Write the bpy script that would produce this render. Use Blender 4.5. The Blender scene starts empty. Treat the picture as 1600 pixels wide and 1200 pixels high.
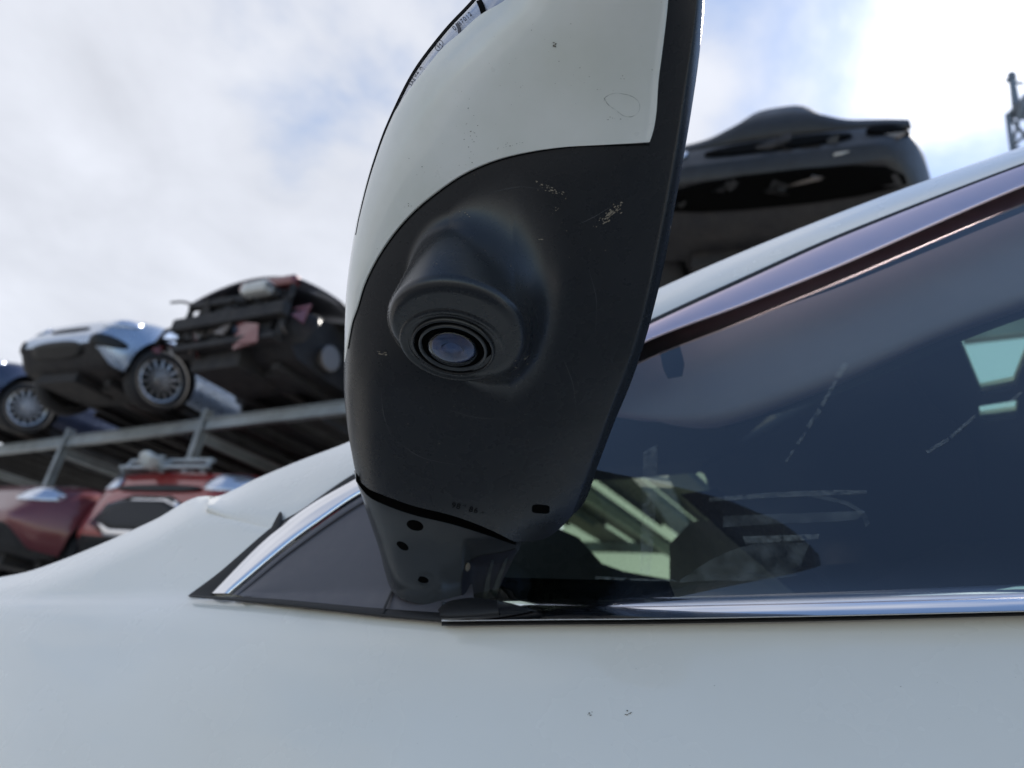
import bpy, bmesh, math, random
import numpy as np
from mathutils import Vector, Matrix
from mathutils.bvhtree import BVHTree
random.seed(7); np.random.seed(7)
R = math.radians
scene = bpy.context.scene
COL = scene.collection

# ------------------------------------------------------------------ camera
F_PX, PITCH, ROLL = 1180.0, R(24), R(10)
CAM = np.array([0.0, 0.0, 1.0])
cd = bpy.data.cameras.new('camera'); cam = bpy.data.objects.new('camera', cd); COL.objects.link(cam)
scene.camera = cam
cd.sensor_width = 36.0; cd.lens = 36.0 * F_PX / 1600.0
cd.clip_start = 0.01; cd.clip_end = 3000
cr, sr = math.cos(ROLL), math.sin(ROLL)
Rt = Vector((1, 0, 0)); Up0 = Vector((0, -math.sin(PITCH), math.cos(PITCH))); Fw = Vector((0, math.cos(PITCH), math.sin(PITCH)))
cx_, cy_ = cr * Rt + sr * Up0, -sr * Rt + cr * Up0
M3 = Matrix((cx_, cy_, -Fw)).transposed()
cam.matrix_world = Matrix.Translation(Vector(CAM)) @ M3.to_4x4()
cd.dof.use_dof = True; cd.dof.focus_distance = 0.37; cd.dof.aperture_fstop = 9.0

# ------------------------------------------------------------------ world
SUN_AZ, SUN_EL = R(38.5), R(47)
w = bpy.data.worlds.new('World'); scene.world = w; w.use_nodes = True
nt = w.node_tree; N = nt.nodes; LK = nt.links
for n in list(N): N.remove(n)
def nd(t, **kw):
    n = N.new(t)
    for k, v in kw.items(): setattr(n, k, v)
    return n
def mth(op, a, b=None, clamp=False):
    m = nd('ShaderNodeMath', operation=op, use_clamp=clamp)
    for i, v in enumerate((a, b)):
        if v is None: continue
        if isinstance(v, (int, float)): m.inputs[i].default_value = v
        else: LK.new(v, m.inputs[i])
    return m.outputs[0]
out = nd('ShaderNodeOutputWorld')
sky = nd('ShaderNodeTexSky', sky_type='NISHITA'); sky.sun_disc = False
sky.sun_elevation = SUN_EL; sky.sun_rotation = SUN_AZ; sky.air_density = 1.0; sky.dust_density = 0.1
bg = nd('ShaderNodeBackground'); bg.inputs['Strength'].default_value = 0.13
LK.new(sky.outputs[0], bg.inputs['Color'])
tc = nd('ShaderNodeTexCoord'); sep = nd('ShaderNodeSeparateXYZ'); LK.new(tc.outputs['Generated'], sep.inputs[0])
zc = mth('MAXIMUM', sep.outputs[2], 0.0); zc = mth('ADD', zc, 0.30)
cmb = nd('ShaderNodeCombineXYZ')
LK.new(mth('DIVIDE', sep.outputs[0], zc), cmb.inputs[0]); LK.new(mth('DIVIDE', sep.outputs[1], zc), cmb.inputs[1])
def noise(scale, det, rough, off):
    mp = nd('ShaderNodeMapping'); mp.inputs['Location'].default_value = off; LK.new(cmb.outputs[0], mp.inputs[0])
    n = nd('ShaderNodeTexNoise'); n.inputs['Scale'].default_value = scale; n.inputs['Detail'].default_value = det
    n.inputs['Roughness'].default_value = rough; n.inputs['Distortion'].default_value = 0.25; LK.new(mp.outputs[0], n.inputs[0]); return n.outputs['Fac']
n1 = noise(1.5, 7, 0.5, (3.1, 1.7, 0)); n2 = noise(4.5, 7, 0.55, (0.4, 5.2, 0))
dens = mth('ADD', mth('MULTIPLY', n1, 0.6), mth('MULTIPLY', n2, 0.4))
# cover: thick ahead and to the front-left, broken to the right, thin behind the camera
cov = mth('ADD', mth('MULTIPLY', sep.outputs[1], 0.27), mth('MULTIPLY', sep.outputs[0], -0.20))
cov = mth('ADD', cov, mth('MULTIPLY', mth('MAXIMUM', mth('SUBTRACT', 0.45, sep.outputs[2]), 0.0), 0.35))
dens = mth('ADD', mth('ADD', dens, cov), -0.085)
mr = nd('ShaderNodeMapRange', interpolation_type='SMOOTHSTEP')
mr.inputs[1].default_value = 0.42; mr.inputs[2].default_value = 0.64
mask = mth('MULTIPLY', mr.outputs[0], 0.93)
sd = Vector((math.sin(SUN_AZ) * math.cos(SUN_EL), math.cos(SUN_AZ) * math.cos(SUN_EL), math.sin(SUN_EL)))
dot = nd('ShaderNodeVectorMath', operation='DOT_PRODUCT'); LK.new(tc.outputs['Generated'], dot.inputs[0]); dot.inputs[1].default_value = sd
dp = mth('MAXIMUM', dot.outputs['Value'], 0.0)
LK.new(mth('ADD', dens, mth('MULTIPLY', mth('POWER', dp, 220.0), 0.30)), mr.inputs[0])
glow = mth('POWER', dp, 130.0); glow2 = mth('POWER', dp, 6.0)
lum = mth('ADD', mth('ADD', 0.57, mth('MULTIPLY', glow2, 0.03)), mth('MULTIPLY', glow, 1.3))
lum = mth('ADD', lum, mth('MULTIPLY', mth('SUBTRACT', n2, 0.5), 0.30))
cbg = nd('ShaderNodeBackground'); cbg.inputs['Color'].default_value = (0.90, 0.925, 1.0, 1); LK.new(lum, cbg.inputs['Strength'])
mix = nd('ShaderNodeMixShader'); LK.new(mask, mix.inputs[0]); LK.new(bg.outputs[0], mix.inputs[1]); LK.new(cbg.outputs[0], mix.inputs[2])
LK.new(mix.outputs[0], out.inputs['Surface'])

sl = bpy.data.lights.new('sun', 'SUN'); sl.energy = 4.2; sl.angle = R(0.5); sl.color = (1.0, 0.95, 0.87)
so = bpy.data.objects.new('sun', sl); COL.objects.link(so); so.rotation_euler = Vector(-sd).to_track_quat('-Z', 'Y').to_euler()
scene.view_settings.view_transform = 'Standard'; scene.view_settings.look = 'None'
scene.view_settings.exposure = 0.64; scene.view_settings.gamma = 1.0; scene.view_settings.use_curve_mapping = False

# ------------------------------------------------------------------ helpers
def rays(px, py):
    px, py = np.broadcast_arrays(np.asarray(px, float), np.asarray(py, float))
    x = px - 800.0; y = 600.0 - py
    xu = x * cr - y * sr; yu = x * sr + y * cr
    d = np.stack([xu, F_PX * math.cos(PITCH) - yu * math.sin(PITCH), F_PX * math.sin(PITCH) + yu * math.cos(PITCH)], -1)
    return d / np.linalg.norm(d, axis=-1, keepdims=True)
def at(px, py, rng): return CAM + rays(px, py) * np.asarray(rng)[..., None]
def atz(px, py, z):
    d = rays(px, py); return CAM + d * ((z - 1.0) / d[..., 2])[..., None] if d.ndim > 1 else CAM + d * ((z - 1.0) / d[2])
# car frame: a rearward, nn outward (towards the camera), z up
YAW = R(28)
U = np.array([math.cos(YAW), -math.sin(YAW), 0]); NN = np.array([-math.sin(YAW), -math.cos(YAW), 0]); UP = np.array([0, 0, 1.0])
_o = rays(700, 962); ORG = CAM + _o / _o[1] * 0.5
def carw(a, wv, z): return ORG + U * a + NN * wv + UP * z
def fsurf(a, z):
    zt = z - (-0.006 + 0.094 * (a + 0.22))
    up = -0.40 * zt
    zd = np.clip(zt, -0.17, 0)
    dn = 0.012 * (1 - np.exp(zd / 0.012)) - 0.36 * zd - 0.55 * zd * zd
    return np.where(zt > 0, up, dn)
def carP(px, py, off=0.0):
    d = rays(px, py); off = np.broadcast_to(off, d.shape[:-1])
    lo = np.full(d.shape[:-1], 0.2); hi = np.full(d.shape[:-1], 2.6)
    for _ in range(42):
        k = (lo + hi) / 2; P = d * k[..., None] + CAM - ORG
        g = P @ NN - fsurf(P @ U, P[..., 2]) - off
        lo = np.where(g > 0, k, lo); hi = np.where(g > 0, hi, k)
    return CAM + d * ((lo + hi) / 2)[..., None]

def cr_spline(pts, n):
    pts = np.asarray(pts, float)
    P = np.vstack([2 * pts[0] - pts[1], pts, 2 * pts[-1] - pts[-2]])
    seg = len(pts) - 1; o = []
    for t in np.linspace(0, seg, n):
        i = min(int(t), seg - 1); f = t - i
        p0, p1, p2, p3 = P[i:i + 4]
        # bounded Catmull-Rom
        m1 = (p2 - p0) / 2; m2 = (p3 - p1) / 2
        L = np.linalg.norm(p2 - p1)
        for m in (m1, m2):
            q = np.linalg.norm(m)
            if q > 1.0 * L: m *= L / q
        o.append((2 * f**3 - 3 * f**2 + 1) * p1 + (f**3 - 2 * f**2 + f) * m1 + (-2 * f**3 + 3 * f**2) * p2 + (f**3 - f**2) * m2)
    return np.array(o)
def curve1(pts):
    "smooth monotone-ish y -> x interpolation"
    pts = np.asarray(sorted(pts), float)
    xs, ys = pts[:, 0], pts[:, 1]
    h = np.diff(xs); dl = np.diff(ys) / h
    m = np.zeros(len(xs)); m[0] = dl[0]; m[-1] = dl[-1]
    for i in range(1, len(xs) - 1):
        m[i] = 0 if dl[i - 1] * dl[i] <= 0 else 3 * (h[i - 1] + h[i]) / ((2 * h[i] + h[i - 1]) / dl[i - 1] + (h[i] + 2 * h[i - 1]) / dl[i])
    def f(x):
        x = np.asarray(x, float); i = np.clip(np.searchsorted(xs, x) - 1, 0, len(xs) - 2)
        t = (x - xs[i]) / h[i]
        r = (2*t**3-3*t**2+1)*ys[i] + (t**3-2*t**2+t)*h[i]*m[i] + (-2*t**3+3*t**2)*ys[i+1] + (t**3-t**2)*h[i]*m[i+1]
        r = np.where(x > xs[-1], ys[-1] + (x - xs[-1]) * m[-1], r); return np.where(x < xs[0], ys[0] + (x - xs[0]) * m[0], r)
    return f

def link(name, me, mat=None, parent=None, smooth=True):
    o = bpy.data.objects.new(name, me); COL.objects.link(o)
    if mat is not None:
        for m in (mat if isinstance(mat, (list, tuple)) else [mat]): me.materials.append(m)
    if parent is not None: o.parent = parent
    if smooth: me.polygons.foreach_set('use_smooth', [True] * len(me.polygons))
    return o
def mesh(name, vs, fs):
    me = bpy.data.meshes.new(name); me.from_pydata([tuple(map(float, v)) for v in vs], [], [tuple(f) for f in fs]); me.update(); return me
def gridmesh(name, G, mat, parent=None, thick=0.0, smooth=True, wrap=False):
    "G: rows x cols x 3"
    r, c, _ = G.shape
    vs = G.reshape(-1, 3); fs = []
    for i in range(r - 1):
        for j in range(c - 1 + (1 if wrap else 0)):
            j2 = (j + 1) % c
            fs.append((i * c + j, i * c + j2, (i + 1) * c + j2, (i + 1) * c + j))
    o = link(name, mesh(name, vs, fs), mat, parent, smooth)
    if thick: 
        s = o.modifiers.new('solid', 'SOLIDIFY'); s.thickness = abs(thick); s.offset = -1 if thick > 0 else 1; s.use_rim = True
    return o
def face_cam(o):
    "make the sheet's normals point to the outside (towards the street side)"
    me = o.data; me.update()
    s = 0
    for p in list(me.polygons)[::max(1, len(me.polygons) // 50)]:
        s += p.normal.dot(Vector(CAM) - p.center)
    if s < 0: me.flip_normals()
    return o
def strip(name, A, B, mat, parent, off=0.0, n=60, m=8, bulge=0.0, prof=None, thick=0.0, P=carP):
    a = cr_spline(A, n); b = cr_spline(B, n); t = np.linspace(0, 1, m)[:, None, None]
    pts = a[None] * (1 - t) + b[None] * t
    tt = np.broadcast_to(t[..., 0], pts.shape[:2])
    o_ = off + bulge * np.sqrt(np.clip(1 - (2 * tt - 1) ** 2, 0, 1)) if prof is None else off + prof(tt)
    G = P(pts[..., 0], pts[..., 1], o_)
    return face_cam(gridmesh(name, G, mat, parent, thick))
def tag(o, label, cat, group=None):
    o['label'] = label; o['category'] = cat
    if group: o['group'] = group
    return o
def empty(name, loc=(0, 0, 0), rz=0):
    o = bpy.data.objects.new(name, None); COL.objects.link(o); o.location = loc; o.rotation_euler = (0, 0, rz); o.empty_display_size = 0.1; return o
def keep(o, parent):
    "parent without moving"
    bpy.context.view_layer.update(); o.parent = parent; o.matrix_parent_inverse = parent.matrix_world.inverted(); return o

# ------------------------------------------------------------------ materials
def mat(name, col, rough=0.5, metal=0.0, coat=0.0, bump=None, var=None, specks=None, spec=0.5, emis=None, coatr=0.04, sheen=0):
    m = bpy.data.materials.new(name); m.use_nodes = True; t = m.node_tree; b = t.nodes['Principled BSDF']
    b.inputs['Base Color'].default_value = (*col, 1); b.inputs['Roughness'].default_value = rough; b.inputs['Metallic'].default_value = metal
    b.inputs['Coat Weight'].default_value = coat; b.inputs['Coat Roughness'].default_value = coatr; b.inputs['Specular IOR Level'].default_value = spec
    tcn = t.nodes.new('ShaderNodeTexCoord'); src = tcn.outputs['Object']
    def nz(scale, det=4, rg=0.55):
        n = t.nodes.new('ShaderNodeTexNoise'); n.inputs['Scale'].default_value = scale; n.inputs['Detail'].default_value = det; n.inputs['Roughness'].default_value = rg
        t.links.new(src, n.inputs[0]); return n.outputs['Fac']
    last = None
    if var:
        sc, amt, col2 = var
        rp = t.nodes.new('ShaderNodeMapRange'); t.links.new(nz(sc), rp.inputs[0]); rp.inputs[1].default_value = 0.35; rp.inputs[2].default_value = 0.7; rp.inputs[3].default_value = 0; rp.inputs[4].default_value = amt
        mx = t.nodes.new('ShaderNodeMix'); mx.data_type = 'RGBA'; t.links.new(rp.outputs[0], mx.inputs[0]); mx.inputs[6].default_value = (*col, 1); mx.inputs[7].default_value = (*col2, 1)
        last = mx.outputs[2]; t.links.new(last, b.inputs['Base Color'])
        mr2 = t.nodes.new('ShaderNodeMapRange'); t.links.new(nz(sc * 3.1), mr2.inputs[0]); mr2.inputs[3].default_value = max(0.02, rough * 0.75); mr2.inputs[4].default_value = min(1, rough * 1.3)
        t.links.new(mr2.outputs[0], b.inputs['Roughness'])
    if specks:
        sc, th, col3 = specks
        n = t.nodes.new('ShaderNodeTexNoise'); n.inputs['Scale'].default_value = sc; n.inputs['Detail'].default_value = 1.5; t.links.new(src, n.inputs[0])
        c2 = t.nodes.new('ShaderNodeTexNoise'); c2.inputs['Scale'].default_value = sc / 14; c2.inputs['Detail'].default_value = 2; t.links.new(src, c2.inputs[0])
        ml = t.nodes.new('ShaderNodeMath'); ml.operation = 'ADD'; t.links.new(n.outputs['Fac'], ml.inputs[0])
        m3 = t.nodes.new('ShaderNodeMath'); m3.operation = 'MULTIPLY'; t.links.new(c2.outputs['Fac'], m3.inputs[0]); m3.inputs[1].default_value = 0.45; t.links.new(m3.outputs[0], ml.inputs[1])
        rp = t.nodes.new('ShaderNodeMapRange'); t.links.new(ml.outputs[0], rp.inputs[0]); rp.inputs[1].default_value = th; rp.inputs[2].default_value = th + 0.03
        mx = t.nodes.new('ShaderNodeMix'); mx.data_type = 'RGBA'; t.links.new(rp.outputs[0], mx.inputs[0]); mx.inputs[6].default_value = (*col, 1); mx.inputs[7].default_value = (*col3, 1)
        if last: t.links.new(last, mx.inputs[6])
        last = mx.outputs[2]; t.links.new(last, b.inputs['Base Color'])
    if bump:
        sc, st, dist = bump
        bp = t.nodes.new('ShaderNodeBump'); bp.inputs['Strength'].default_value = st; bp.inputs['Distance'].default_value = dist
        t.links.new(nz(sc, 3), bp.inputs['Height']); t.links.new(bp.outputs[0], b.inputs['Normal'])
    if emis: b.inputs['Emission Color'].default_value = (*emis[0], 1); b.inputs['Emission Strength'].default_value = emis[1]
    return m
def glassmat(name, tint, rough=0.0, ior=1.5, dirt=0.03):
    m = bpy.data.materials.new(name); m.use_nodes = True; t = m.node_tree
    for n in list(t.nodes): t.nodes.remove(n)
    o = t.nodes.new('ShaderNodeOutputMaterial'); tr = t.nodes.new('ShaderNodeBsdfTransparent'); tr.inputs[0].default_value = (*tint, 1)
    gl = t.nodes.new('ShaderNodeBsdfGlossy'); gl.inputs['Roughness'].default_value = rough; gl.inputs[0].default_value = (0.95, 0.97, 1, 1)
    fr = t.nodes.new('ShaderNodeFresnel')
    ge = t.nodes.new('ShaderNodeNewGeometry'); ri_ = t.nodes.new('ShaderNodeMapRange'); t.links.new(ge.outputs['Backfacing'], ri_.inputs[0]); ri_.inputs[3].default_value = ior; ri_.inputs[4].default_value = 1 / ior; t.links.new(ri_.outputs[0], fr.inputs[0])
    mm = t.nodes.new('ShaderNodeMath'); mm.operation = 'MULTIPLY'; mm.inputs[1].default_value = 2.4; mm.use_clamp = True; t.links.new(fr.outputs[0], mm.inputs[0])
    mx = t.nodes.new('ShaderNodeMixShader'); t.links.new(mm.outputs[0], mx.inputs[0]); t.links.new(tr.outputs[0], mx.inputs[1]); t.links.new(gl.outputs[0], mx.inputs[2])
    df = t.nodes.new('ShaderNodeBsdfDiffuse'); df.inputs[0].default_value = (0.6, 0.62, 0.6, 1)
    tcn = t.nodes.new('ShaderNodeTexCoord'); nz = t.nodes.new('ShaderNodeTexNoise'); nz.inputs['Scale'].default_value = 9; nz.inputs['Detail'].default_value = 6; t.links.new(tcn.outputs['Object'], nz.inputs[0])
    rp = t.nodes.new('ShaderNodeMapRange'); t.links.new(nz.outputs['Fac'], rp.inputs[0]); rp.inputs[1].default_value = 0.45; rp.inputs[2].default_value = 0.8; rp.inputs[4].default_value = dirt
    m2 = t.nodes.new('ShaderNodeMixShader'); t.links.new(rp.outputs[0], m2.inputs[0]); t.links.new(mx.outputs[0], m2.inputs[1]); t.links.new(df.outputs[0], m2.inputs[2])
    t.links.new(m2.outputs[0], o.inputs[0]); return m
def filmmat(name, col, alpha, sc=60):
    "thin see-through film, patchy"
    m = bpy.data.materials.new(name); m.use_nodes = True; t = m.node_tree; b = t.nodes['Principled BSDF']
    b.inputs['Base Color'].default_value = (*col, 1); b.inputs['Roughness'].default_value = 0.8; b.inputs['Specular IOR Level'].default_value = 0.1
    tcn = t.nodes.new('ShaderNodeTexCoord'); nz = t.nodes.new('ShaderNodeTexNoise'); nz.inputs['Scale'].default_value = sc; nz.inputs['Detail'].default_value = 5; t.links.new(tcn.outputs['Object'], nz.inputs[0])
    rp = t.nodes.new('ShaderNodeMapRange'); t.links.new(nz.outputs['Fac'], rp.inputs[0]); rp.inputs[1].default_value = 0.3; rp.inputs[2].default_value = 0.75; rp.inputs[4].default_value = alpha
    t.links.new(rp.outputs[0], b.inputs['Alpha']); return m

M_WHITE = mat('white_paint', (0.84, 0.815, 0.75), 0.26, 0, 0.9, var=(6, 0.7, (0.79, 0.755, 0.67)), specks=(900, 1.06, (0.40, 0.38, 0.33)))
M_COVER = mat('painted_cover_white', (0.76, 0.755, 0.715), 0.30, 0, 0.9, var=(22, 0.9, (0.66, 0.665, 0.60)), specks=(900, 1.04, (0.40, 0.38, 0.33)))
M_SHELL = mat('black_plastic_shell', (0.015, 0.016, 0.018), 0.27, bump=(1500, 0.25, 0.0002), var=(30, 0.5, (0.018, 0.0195, 0.023)), specks=(700, 1.05, (0.16, 0.14, 0.12)))
M_ARM = mat('gloss_black_plastic', (0.045, 0.050, 0.055), 0.22, bump=(300, 0.05, 0.0003), var=(50, 0.4, (0.055, 0.06, 0.065)))
M_BLACK = mat('black_rubber', (0.006, 0.006, 0.007), 0.6, bump=(500, 0.2, 0.0003))
M_VOID = mat('hollow_black', (0.002, 0.002, 0.002), 0.9, spec=0.05)
M_SAIL = mat('grey_sail_plastic', (0.085, 0.082, 0.095), 0.45, bump=(2200, 0.5, 0.0003), var=(40, 0.4, (0.10, 0.095, 0.105)))
M_CHROME = mat('chrome_trim', (0.80, 0.80, 0.82), 0.09, 1.0, var=(25, 0.25, (0.72, 0.72, 0.74)))
M_SATIN = mat('satin_metal_trim', (0.84, 0.68, 0.72), 0.42, 1.0, var=(18, 0.4, (0.78, 0.64, 0.69)))
M_GLASS = glassmat('tinted_side_glass', (0.62, 0.73, 0.62))
M_GLASS2 = glassmat('tinted_far_glass', (0.84, 0.95, 0.72))
M_VISOR = mat('grey_fabric', (0.42, 0.31, 0.43), 0.9, bump=(900, 0.4, 0.0005), var=(12, 0.5, (0.34, 0.25, 0.35)))
M_DARK = mat('dark_interior_trim', (0.012, 0.013, 0.018), 0.85, bump=(600, 0.3, 0.0005))
M_SEAT = mat('mid_grey_fabric', (0.13, 0.125, 0.13), 0.9, bump=(700, 0.4, 0.0008), var=(20, 0.5, (0.10, 0.10, 0.105)))
M_MIRROR = mat('mirror_glass', (0.85, 0.88, 0.9), 0.01, 1.0)
M_LENSC = glassmat('clear_lens', (0.80, 0.83, 0.88), 0.02, 1.45, 0.02)
M_SIG = mat('signal_backing', (0.50, 0.53, 0.60), 0.15, 0.3, 0.6, bump=(260, 0.5, 0.001), var=(90, 0.7, (0.22, 0.25, 0.32)))
M_INK = mat('dark_ink', (0.02, 0.02, 0.03), 0.5)
M_EMB = mat('moulded_mark', (0.003, 0.003, 0.004), 0.6, spec=0.1)
M_DIRT = mat('dried_dirt', (0.26, 0.22, 0.17), 0.9, bump=(900, 0.5, 0.0005))
M_DIRTD = mat('dark_dirt', (0.10, 0.085, 0.06), 0.9)

# ------------------------------------------------------------------ ground
M_GROUND = mat('gravel_ground', (0.42, 0.405, 0.375), 0.95, bump=(30, 0.6, 0.02), var=(0.8, 0.7, (0.20, 0.19, 0.175)))
g = link('ground', mesh('ground', [(-400, -400, 0), (400, -400, 0), (400, 400, 0), (-400, 400, 0)], [(0, 1, 2, 3)]), M_GROUND, smooth=False)
g['kind'] = 'structure'
M_DARK_STRIP = mat('unseen_dark_strip', (0.12, 0.12, 0.122), 0.9, bump=(60, 0.6, 0.01), var=(1.5, 0.6, (0.09, 0.088, 0.085)))  # unseen dark ground strip, added to darken reflections in the mirror shell
_q = [ORG + U * a_ - NN * w_ for a_, w_ in ((-60, -4.6), (60, -4.6), (60, -0.75), (-60, -0.75))]
g = link('added_dark_strip', mesh('added_dark_strip', [(p_[0], p_[1], 0.004) for p_ in _q], [(0, 1, 2, 3)]), M_DARK_STRIP, smooth=False); g['kind'] = 'structure'

# ================================================================== WHITE CAR
car = empty('parked_car', tuple(carw(0.9, -0.9, 0)[:2]) + (0,))
tag(car, 'white car seen close from below beside its front window, chrome strip along the glass', 'car')
bpy.context.view_layer.update()
def C(o, p=None): return keep(o, p or car)

# ---- lower body
SIL = [(-300, 962), (-150, 932), (0, 902), (40, 894), (80, 881), (160, 849), (240, 813), (320, 775), (340, 776), (434, 803)]
topf = curve1([(x, y) for x, y in SIL] + [(445, 812), (520, 952), (700, 955), (1300, 945), (1850, 925)])
cols = np.unique(np.concatenate([np.linspace(-300, 440, 75), np.linspace(440, 530, 10), np.linspace(530, 1850, 90)]))
tt = 1 - (1 - np.linspace(0, 1, 60)) ** 1.0
tt = np.linspace(0, 1, 70) ** 1.35
yt = topf(cols)
PY = yt[None] + (1450 - yt[None]) * tt[:, None]; PX = np.broadcast_to(cols, PY.shape)
edge = np.clip(1 - (PY - yt[None]) / 45.0, 0, 1) ** 2.2 * np.clip((440 - PX) / 60, 0, 1)
# the wing sweeps in towards the bonnet further forward
fend = -0.05 * np.clip((60 - PX) / 360, 0, 1) ** 2
# soft feature line running forward from the mirror
G = carP(PX, PY, -0.022 * edge + fend)
# bonnet behind the silhouette
sil = G[0][cols <= 436]; rowsb = []
for s_ in (0.9, 0.6, 0.35, 0.15, 0.05, 0.015, 0.004):
    rowsb.append(sil - NN * s_ - UP * (0.25 * s_ * s_) + UP * 0.0)
BP = face_cam(gridmesh('body_side', G, M_WHITE)); C(BP)
BN = gridmesh('bonnet', np.array(rowsb + [sil]), M_WHITE); C(BN)
# lower part of the body down to the sill, the rest of the car's side
low = G[-1]
rows = [low] + [np.stack([low[:, 0], low[:, 1], np.full(len(low), z_)], 1) - NN * i_ for z_, i_ in ((0.75, -0.0), (0.6, 0.0), (0.42, 0.01), (0.30, 0.04), (0.24, 0.12))]
C(face_cam(gridmesh('door_lower', np.array(rows), M_WHITE)))

# ---- windscreen pillar and roof rail
PA = [(328, 776), (345, 774), (372, 762), (400, 748), (470, 719), (550, 688), (760, 588), (1038, 447), (1318, 330), (1600, 228), (1850, 140)]
PB = [(322, 800), (350, 812), (380, 822), (415, 836), (450, 846), (585, 755), (770, 655), (1020, 520), (1320, 392), (1600, 275), (1850, 185)]
pil = strip('windscreen_pillar', PA, PB, M_WHITE, None, 0.0, 120, 22, prof=lambda t: 0.0010 - 0.020 * (1 - t) ** 3.5 - 0.004 * np.clip((t - .55) / .45, 0, 1) ** 2); C(pil)
# roof skin inwards from the rail and its underside
na = cr_spline(PA, 120); eP = carP(na[:, 0], na[:, 1], 0.001 - 0.020)
# ---- trims
CH_O = [(329, 927), (408, 848), (474, 796), (551, 750), (700, 668), (850, 590), (1013, 508), (1165, 438), (1318, 369), (1600, 258), (1850, 172)]
CH_I = [(362, 927), (447, 856), (500, 817), (560, 776), (720, 692), (866, 615), (1003, 538), (1165, 476), (1318, 414), (1600, 292), (1850, 200)]
GAPO = [(293, 931), (345, 892), (424, 824), (470, 797), (550, 742), (700, 660), (850, 582), (1013, 501), (1165, 431), (1318, 363), (1600, 254), (1850, 166)]
GAPI = [(334, 931), (380, 880), (440, 830), (490, 795), (560, 752), (705, 672), (855, 594), (1015, 513), (1168, 443), (1320, 374), (1600, 262), (1850, 176)]
C(strip('pillar_seal', GAPO, GAPI, M_BLACK, None, 0.0022, 110, 5, bulge=0.0004))
C(strip('seal_spur', [(421, 830), (430, 812), (436, 801), (439, 799)], [(432, 838), (437, 826), (441, 812), (441, 803)], M_BLACK, None, 0.0030, 16, 4, bulge=0.0006))
k_ = 9
C(strip('front_window_trim', CH_O[:k_ - 3], CH_I[:k_ - 3], M_CHROME, None, 0.0030, 60, 14, bulge=0.0045))
C(strip('upper_window_trim', CH_O[5:], CH_I[5:], M_SATIN, None, 0.0040, 90, 16, bulge=0.0032))
SL_A = [(362, 927), (447, 856), (560, 776), (720, 692), (800, 650)]
C(strip('sail_lip', [(361, 929), (447, 858), (560, 778), (720, 694)], [(374, 930), (460, 860), (566, 788), (726, 703)], M_SAIL, None, 0.0040, 50, 6, bulge=0.0022))
C(strip('sail_panel', [(370, 929), (452, 863), (564, 787), (710, 704)], [(384, 934), (470, 944), (590, 956), (745, 968)], M_SAIL, None, 0.0042, 50, 20, prof=lambda t: 0.003 * np.sin(math.pi * t)))
C(strip('sail_joint', [(611, 922), (603, 940), (596, 957)], [(615, 923), (607, 941), (600, 958)], M_BLACK, None, 0.0078, 12, 3, bulge=0.0003))
C(strip('sail_seal', [(294, 930), (420, 935), (520, 944), (600, 951), (700, 958)], [(296, 933), (420, 944), (520, 955), (600, 964), (700, 973)], M_BLACK, None, 0.0062, 50, 6, bulge=0.0012))
# belt line
BT = [(690, 938), (860, 936), (1004, 934), (1300, 925), (1600, 912.5), (1850, 903)]
BB = [(690, 969), (860, 967), (1004, 966), (1300, 961), (1600, 954), (1850, 948)]
C(strip('belt_trim', BT, BB, M_CHROME, None, 0.0040, 110, 22, prof=lambda t: -0.004 + 0.0150 * np.sqrt(np.clip(1 - (1 - t) ** 2.0, 0, 1))))
C(strip('belt_lip', [(x, y - 1.5) for x, y in BB], [(x, y + 2.0) for x, y in BB], M_CHROME, None, 0.0085, 110, 5, bulge=0.0012))
C(strip('belt_seal', [(x, y + 0.5) for x, y in BB], [(x, y + (9 if x < 1400 else 8)) for x, y in BB], M_BLACK, None, 0.0045, 110, 5, bulge=0.0006))
# window glass, its black border
GA = [(690, 712), (860, 622), (1003, 533), (1165, 471), (1318, 409), (1600, 288), (1850, 196)]
GB = [(700, 950), (860, 946), (1003, 944), (1165, 940), (1318, 934), (1600, 922), (1850, 912)]
C(strip('window_glass', GA, GB, M_GLASS, None, -0.004, 60, 20))
C(strip('window_border', [(860, 610), (1003, 532), (1165, 470), (1318, 408), (1600, 287), (1850, 194)], [(860, 660), (1003, 566), (1165, 500), (1318, 446), (1600, 331), (1850, 232)], M_VOID, None, -0.0052, 60, 4))
C(strip('window_border_clip', [(1030, 545), (1036, 575), (1044, 592)], [(1062, 540), (1069, 568), (1066, 588)], M_VOID, None, -0.0056, 12, 6))
C(strip('inner_sill', [(780, 902), (900, 905), (1045, 907)], [(760, 950), (900, 950), (1045, 950)], M_VOID, None, -0.012, 20, 6, thick=0.02))

# ---- interior
def slab(name, poly, rng, m_, thick=0.01, parent=None, bulge=0):
    P = np.array([at(x, y, np.array(r_)) for (x, y), r_ in zip(poly, rng)]); c = P.mean(0)
    nrm = c - CAM; nrm /= np.linalg.norm(nrm); n = len(P)
    vs = [*P, c - nrm * bulge]; vs += [p + nrm * thick for p in P]; vs.append(c + nrm * thick)
    fs = []
    for i in range(n):
        j = (i + 1) % n
        fs += [(i, j, n), (n + 1 + j, n + 1 + i, 2 * n + 1), (i, n + 1 + i, n + 1 + j, j)]
    return link(name, mesh(name, vs, fs), m_, parent, smooth=False)
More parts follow.
